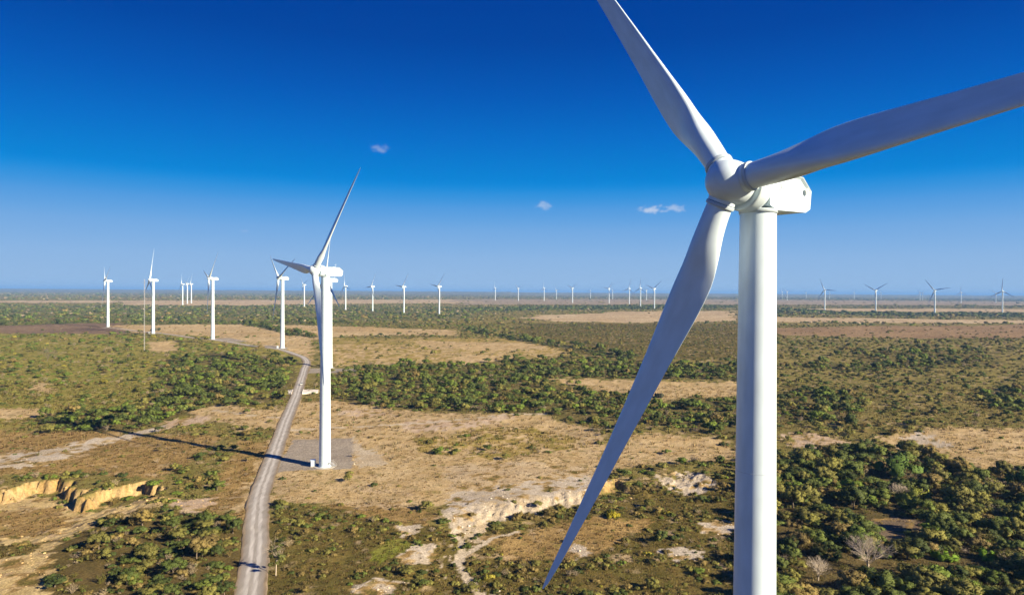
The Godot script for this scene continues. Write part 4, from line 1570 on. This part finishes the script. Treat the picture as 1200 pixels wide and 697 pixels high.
func _ready() -> void:
	prepare()
	setup_view()
	materials()
	# level ground under the turbines: x, d, radius, height
	flats = [[26.4, 73.1, 30.0, 2.6], [-81.0, 297.0, 11.0, 0.0], [-66.0, 308.0, 26.0, 0.0], [-175.0, 662.0, 20.0, 2.0], [-279.0, 829.0, 18.0, 6.4], [-420.0, 957.0, 18.0, 7.4], [-572.0, 1087.0, 12.0, 6.6], [-749.0, 1264.0, 12.0, 7.1]]
	build_road()
	build_ground()
	print("ground ", Time.get_ticks_msec())
	road_mesh()
	# ------------------------------------------------ turbines
	turbine_meshes()
	turbine(Vector3(26.3, 2.6, -73.1), -52.9, 37.1, "huge nearest white turbine filling the right side of the picture", "", true)
	turbine(Vector3(-81.2, 0.05, -297.0), -49.6, 82.6, "tall white turbine on the gravel pad by the road", "", true)
	var far := [
		[-749, 1264, 7.1, 178, "leftmost white turbine, beside the dark brown field"],
		[-572, 1087, 5.7, 0, "white turbine second from left with one blade straight up"],
		[-1360, 2815, 15.1, 20, "leftmost of three small turbines close together on the horizon"],
		[-1404, 2948, 17.9, 70, "middle of three small turbines close together on the horizon"],
		[-1430, 3040, 18.1, 100, "rightmost of three small turbines close together on the horizon"],
		[-420, 957, 7.6, 75, "white turbine on the gravel spur right of the three small ones"],
		[-279, 829, 7.0, 55, "white turbine above the road bend with a blade pointing down"],
		[-827, 2714, 14.4, 52, "small turbine just left of the tall roadside turbine"],
		[-176.6, 662, 2.0, 0, "white turbine half hidden behind the tall roadside turbine"],
		[-607, 2487, 9.0, 15, "first small turbine right of the tall roadside turbine"],
		[-477, 2334, 7.4, 95, "second small turbine right of the tall roadside turbine"],
		[-341, 2151, 5.9, 85, "third small turbine right of the tall roadside turbine"],
		[-219, 2054, 6.7, 82, "fourth and largest small turbine right of the tall roadside turbine"],
		[-119, 4851, 17.7, 10, "leftmost tiny turbine of the row at the picture centre horizon"],
		[43, 4653, 17.1, 50, "second tiny turbine from left in the central horizon row"],
		[219, 4653, 18.2, 5, "third tiny turbine from left in the central horizon row"],
		[377, 5797, 9.5, 30, "fourth, fainter tiny turbine in the central horizon row"],
		[355, 4000, 16.0, 65, "fifth tiny turbine from left in the central horizon row"],
		[787, 6840, 7.0, 95, "sixth, faint tiny turbine in the central horizon row"],
		[573, 4024, 15.0, 80, "seventh tiny turbine in the central horizon row"],
		[918, 6218, 12.7, 20, "eighth, faint tiny turbine just right of the seventh in the central row"],
		[633, 3677, 13.7, 110, "ninth tiny turbine in the central horizon row"],
		[614, 3257, 13.5, 0, "tenth tiny turbine in the central horizon row"],
		[1124, 5700, 12.7, 60, "eleventh, faint tiny turbine in the central horizon row"],
		[603, 2886, 9.5, 70, "last central horizon row turbine, just left of the long blade"],
		[2853, 7200, 9.6, 10, "first faint turbine right of the near tower"],
		[2629, 6514, 12.2, 45, "second faint turbine right of the near tower"],
		[3471, 8047, 6.0, 80, "third faint turbine right of the near tower"],
		[1281, 2792, 8.2, 25, "clear white turbine nearest to the near tower on its right"],
		[3541, 7600, 6.6, 100, "faint turbine just right of the first clear right-hand turbine"],
		[4039, 8047, 7.2, 0, "lone faint turbine between two clear right-hand turbines"],
		[1388, 2601, 6.7, 62, "clear right-hand turbine with its blades in a wide letter Y"],
		[4114, 7600, 8.3, 30, "faint turbine just right of the Y shaped turbine"],
		[4309, 7200, 7.5, 20, "left one of a faint close pair of right-hand turbines"],
		[4336, 7200, 7.7, 75, "right one of a faint close pair of right-hand turbines"],
		[1478, 2383, 6.7, 40, "clear right-hand turbine with one blade flung to the right"],
		[3338, 5067, 9.6, 5, "faint turbine third from the right edge"],
		[3884, 5472, 6.0, 50, "faint turbine just left of the rightmost turbine"],
		[1893, 2631, 6.7, 0, "rightmost turbine with one blade straight up"],
	]
	for f in far:
		var x: float = f[0]
		var d: float = f[1]
		if d > 1300.0:
			flats.append([x, d, 12.0, f[2]])
		turbine(Vector3(x, height(x, d) + 0.05, -d), TURN + fmod(absf(x) * 0.37, 5.0) - 2.5, f[3], f[4], "turbines standing across the plain")
	cabinet(spot(-86.6, 297.6, 0.0), 0.4, "white transformer cabinet left of the roadside tower foot")
	cabinet(spot(-284.5, 828.0), 0.4, "small white cabinet at the tower foot above the road bend")
	cabinet(spot(-426.0, 956.0), 0.4, "small white cabinet at the tower foot on the gravel spur")
	cabinet(spot(-577.5, 1086.0), 0.4, "small white cabinet by the turbine with a blade straight up")
	met_mast(spot(-433.4, 804.0))
	# ------------------------------------------------ plants
	for k in 9:
		crowns.tree.append(make_crown("tree", 100 + k))
		crowns.bush.append(make_crown("bush", 200 + k))
	for k in 4:
		crowns.clump.append(make_crown("clump", 300 + k))
		crowns.dry.append(make_dry(400 + k, [0, 1, 2, 1][k]))
		trunks.append(make_trunk(500 + k))
	special_tree("bare", 100.0, 190.0, 7.0, 9.0, "big pale leafless tree in the wood right of the near tower", Color.WHITE)
	special_tree("bare", 82.0, 181.0, 3.4, 5.5, "small pale leafless tree close to the near tower", Color.WHITE)
	special_tree("bare", 145.6, 254.0, 4.5, 6.0, "greyish bare tree beside the yellow-green tree", Color.WHITE)
	special_tree("leafy", 163.4, 288.0, 11.5, 13.0, "large bright green dome-crowned tree at the back of the wood", Color(0.078, 0.132, 0.022))
	special_tree("leafy", 149.2, 250.5, 8.0, 9.0, "yellow-green round tree in the middle of the wood", Color(0.17, 0.19, 0.03))
	special_tree("leafy", 126.8, 199.0, 4.0, 5.0, "small vivid green tree in the wood's shadowed hollow", Color(0.12, 0.21, 0.015))
	special_tree("leafy", 139.3, 199.0, 4.0, 5.0, "vivid green tree near the right edge of the wood", Color(0.11, 0.20, 0.015))
	special_tree("leafy", 208.0, 275.0, 9.0, 10.0, "big green tree at the right edge of the picture", Color(0.068, 0.122, 0.022))
	special_tree("bush", 108.2, 498.0, 4.6, 5.0, "lone round dark bush on the straw field beside the long blade", Color(0.045, 0.05, 0.03), "bush")
	special_tree("bush", 35.5, 238.0, 3.0, 3.4, "yellow flowering bush right of the long blade", Color(0.30, 0.26, 0.02), "bush")
	special_tree("sparse", -63.5, 184.0, 3.4, 9.0, "slender tree right of the road casting a shadow across it", Color(0.10, 0.11, 0.03))
	special_tree("leafy", -605.0, 1160.0, 9.0, 10.0, "dark tree standing between the two leftmost turbines", Color(0.05, 0.065, 0.03))
	special_tree("bare", -470.0, 690.0, 3.5, 14.0, "tall dead tree on the green plain at far left", Color(0.17, 0.14, 0.11))
	scatter()
	print("scatter ", Time.get_ticks_msec())
	grass()
	stones()
	# ------------------------------------------------ small things by the road
	var near := 0
	var car := 0
	for k in road_line.size():
		if absf(road_line[k].z + 509.0) < absf(road_line[near].z + 509.0):
			near = k
		if absf(road_line[k].z + 543.0) < absf(road_line[car].z + 543.0) and road_line[k].z > -600.0:
			car = k
	var rd := (road_line[near + 1] - road_line[near - 1]).normalized()
	culvert(road_line[near] - Vector3(0, 0.35, 0), -rd)
	var cd := (road_line[car + 1] - road_line[car - 1]).normalized()
	pickup(road_line[car] + Vector3(cd.z, 0, -cd.x) * -1.3 + Vector3(0, 0.06, 0), atan2(cd.x, cd.z))
	print("done ", Time.get_ticks_msec())
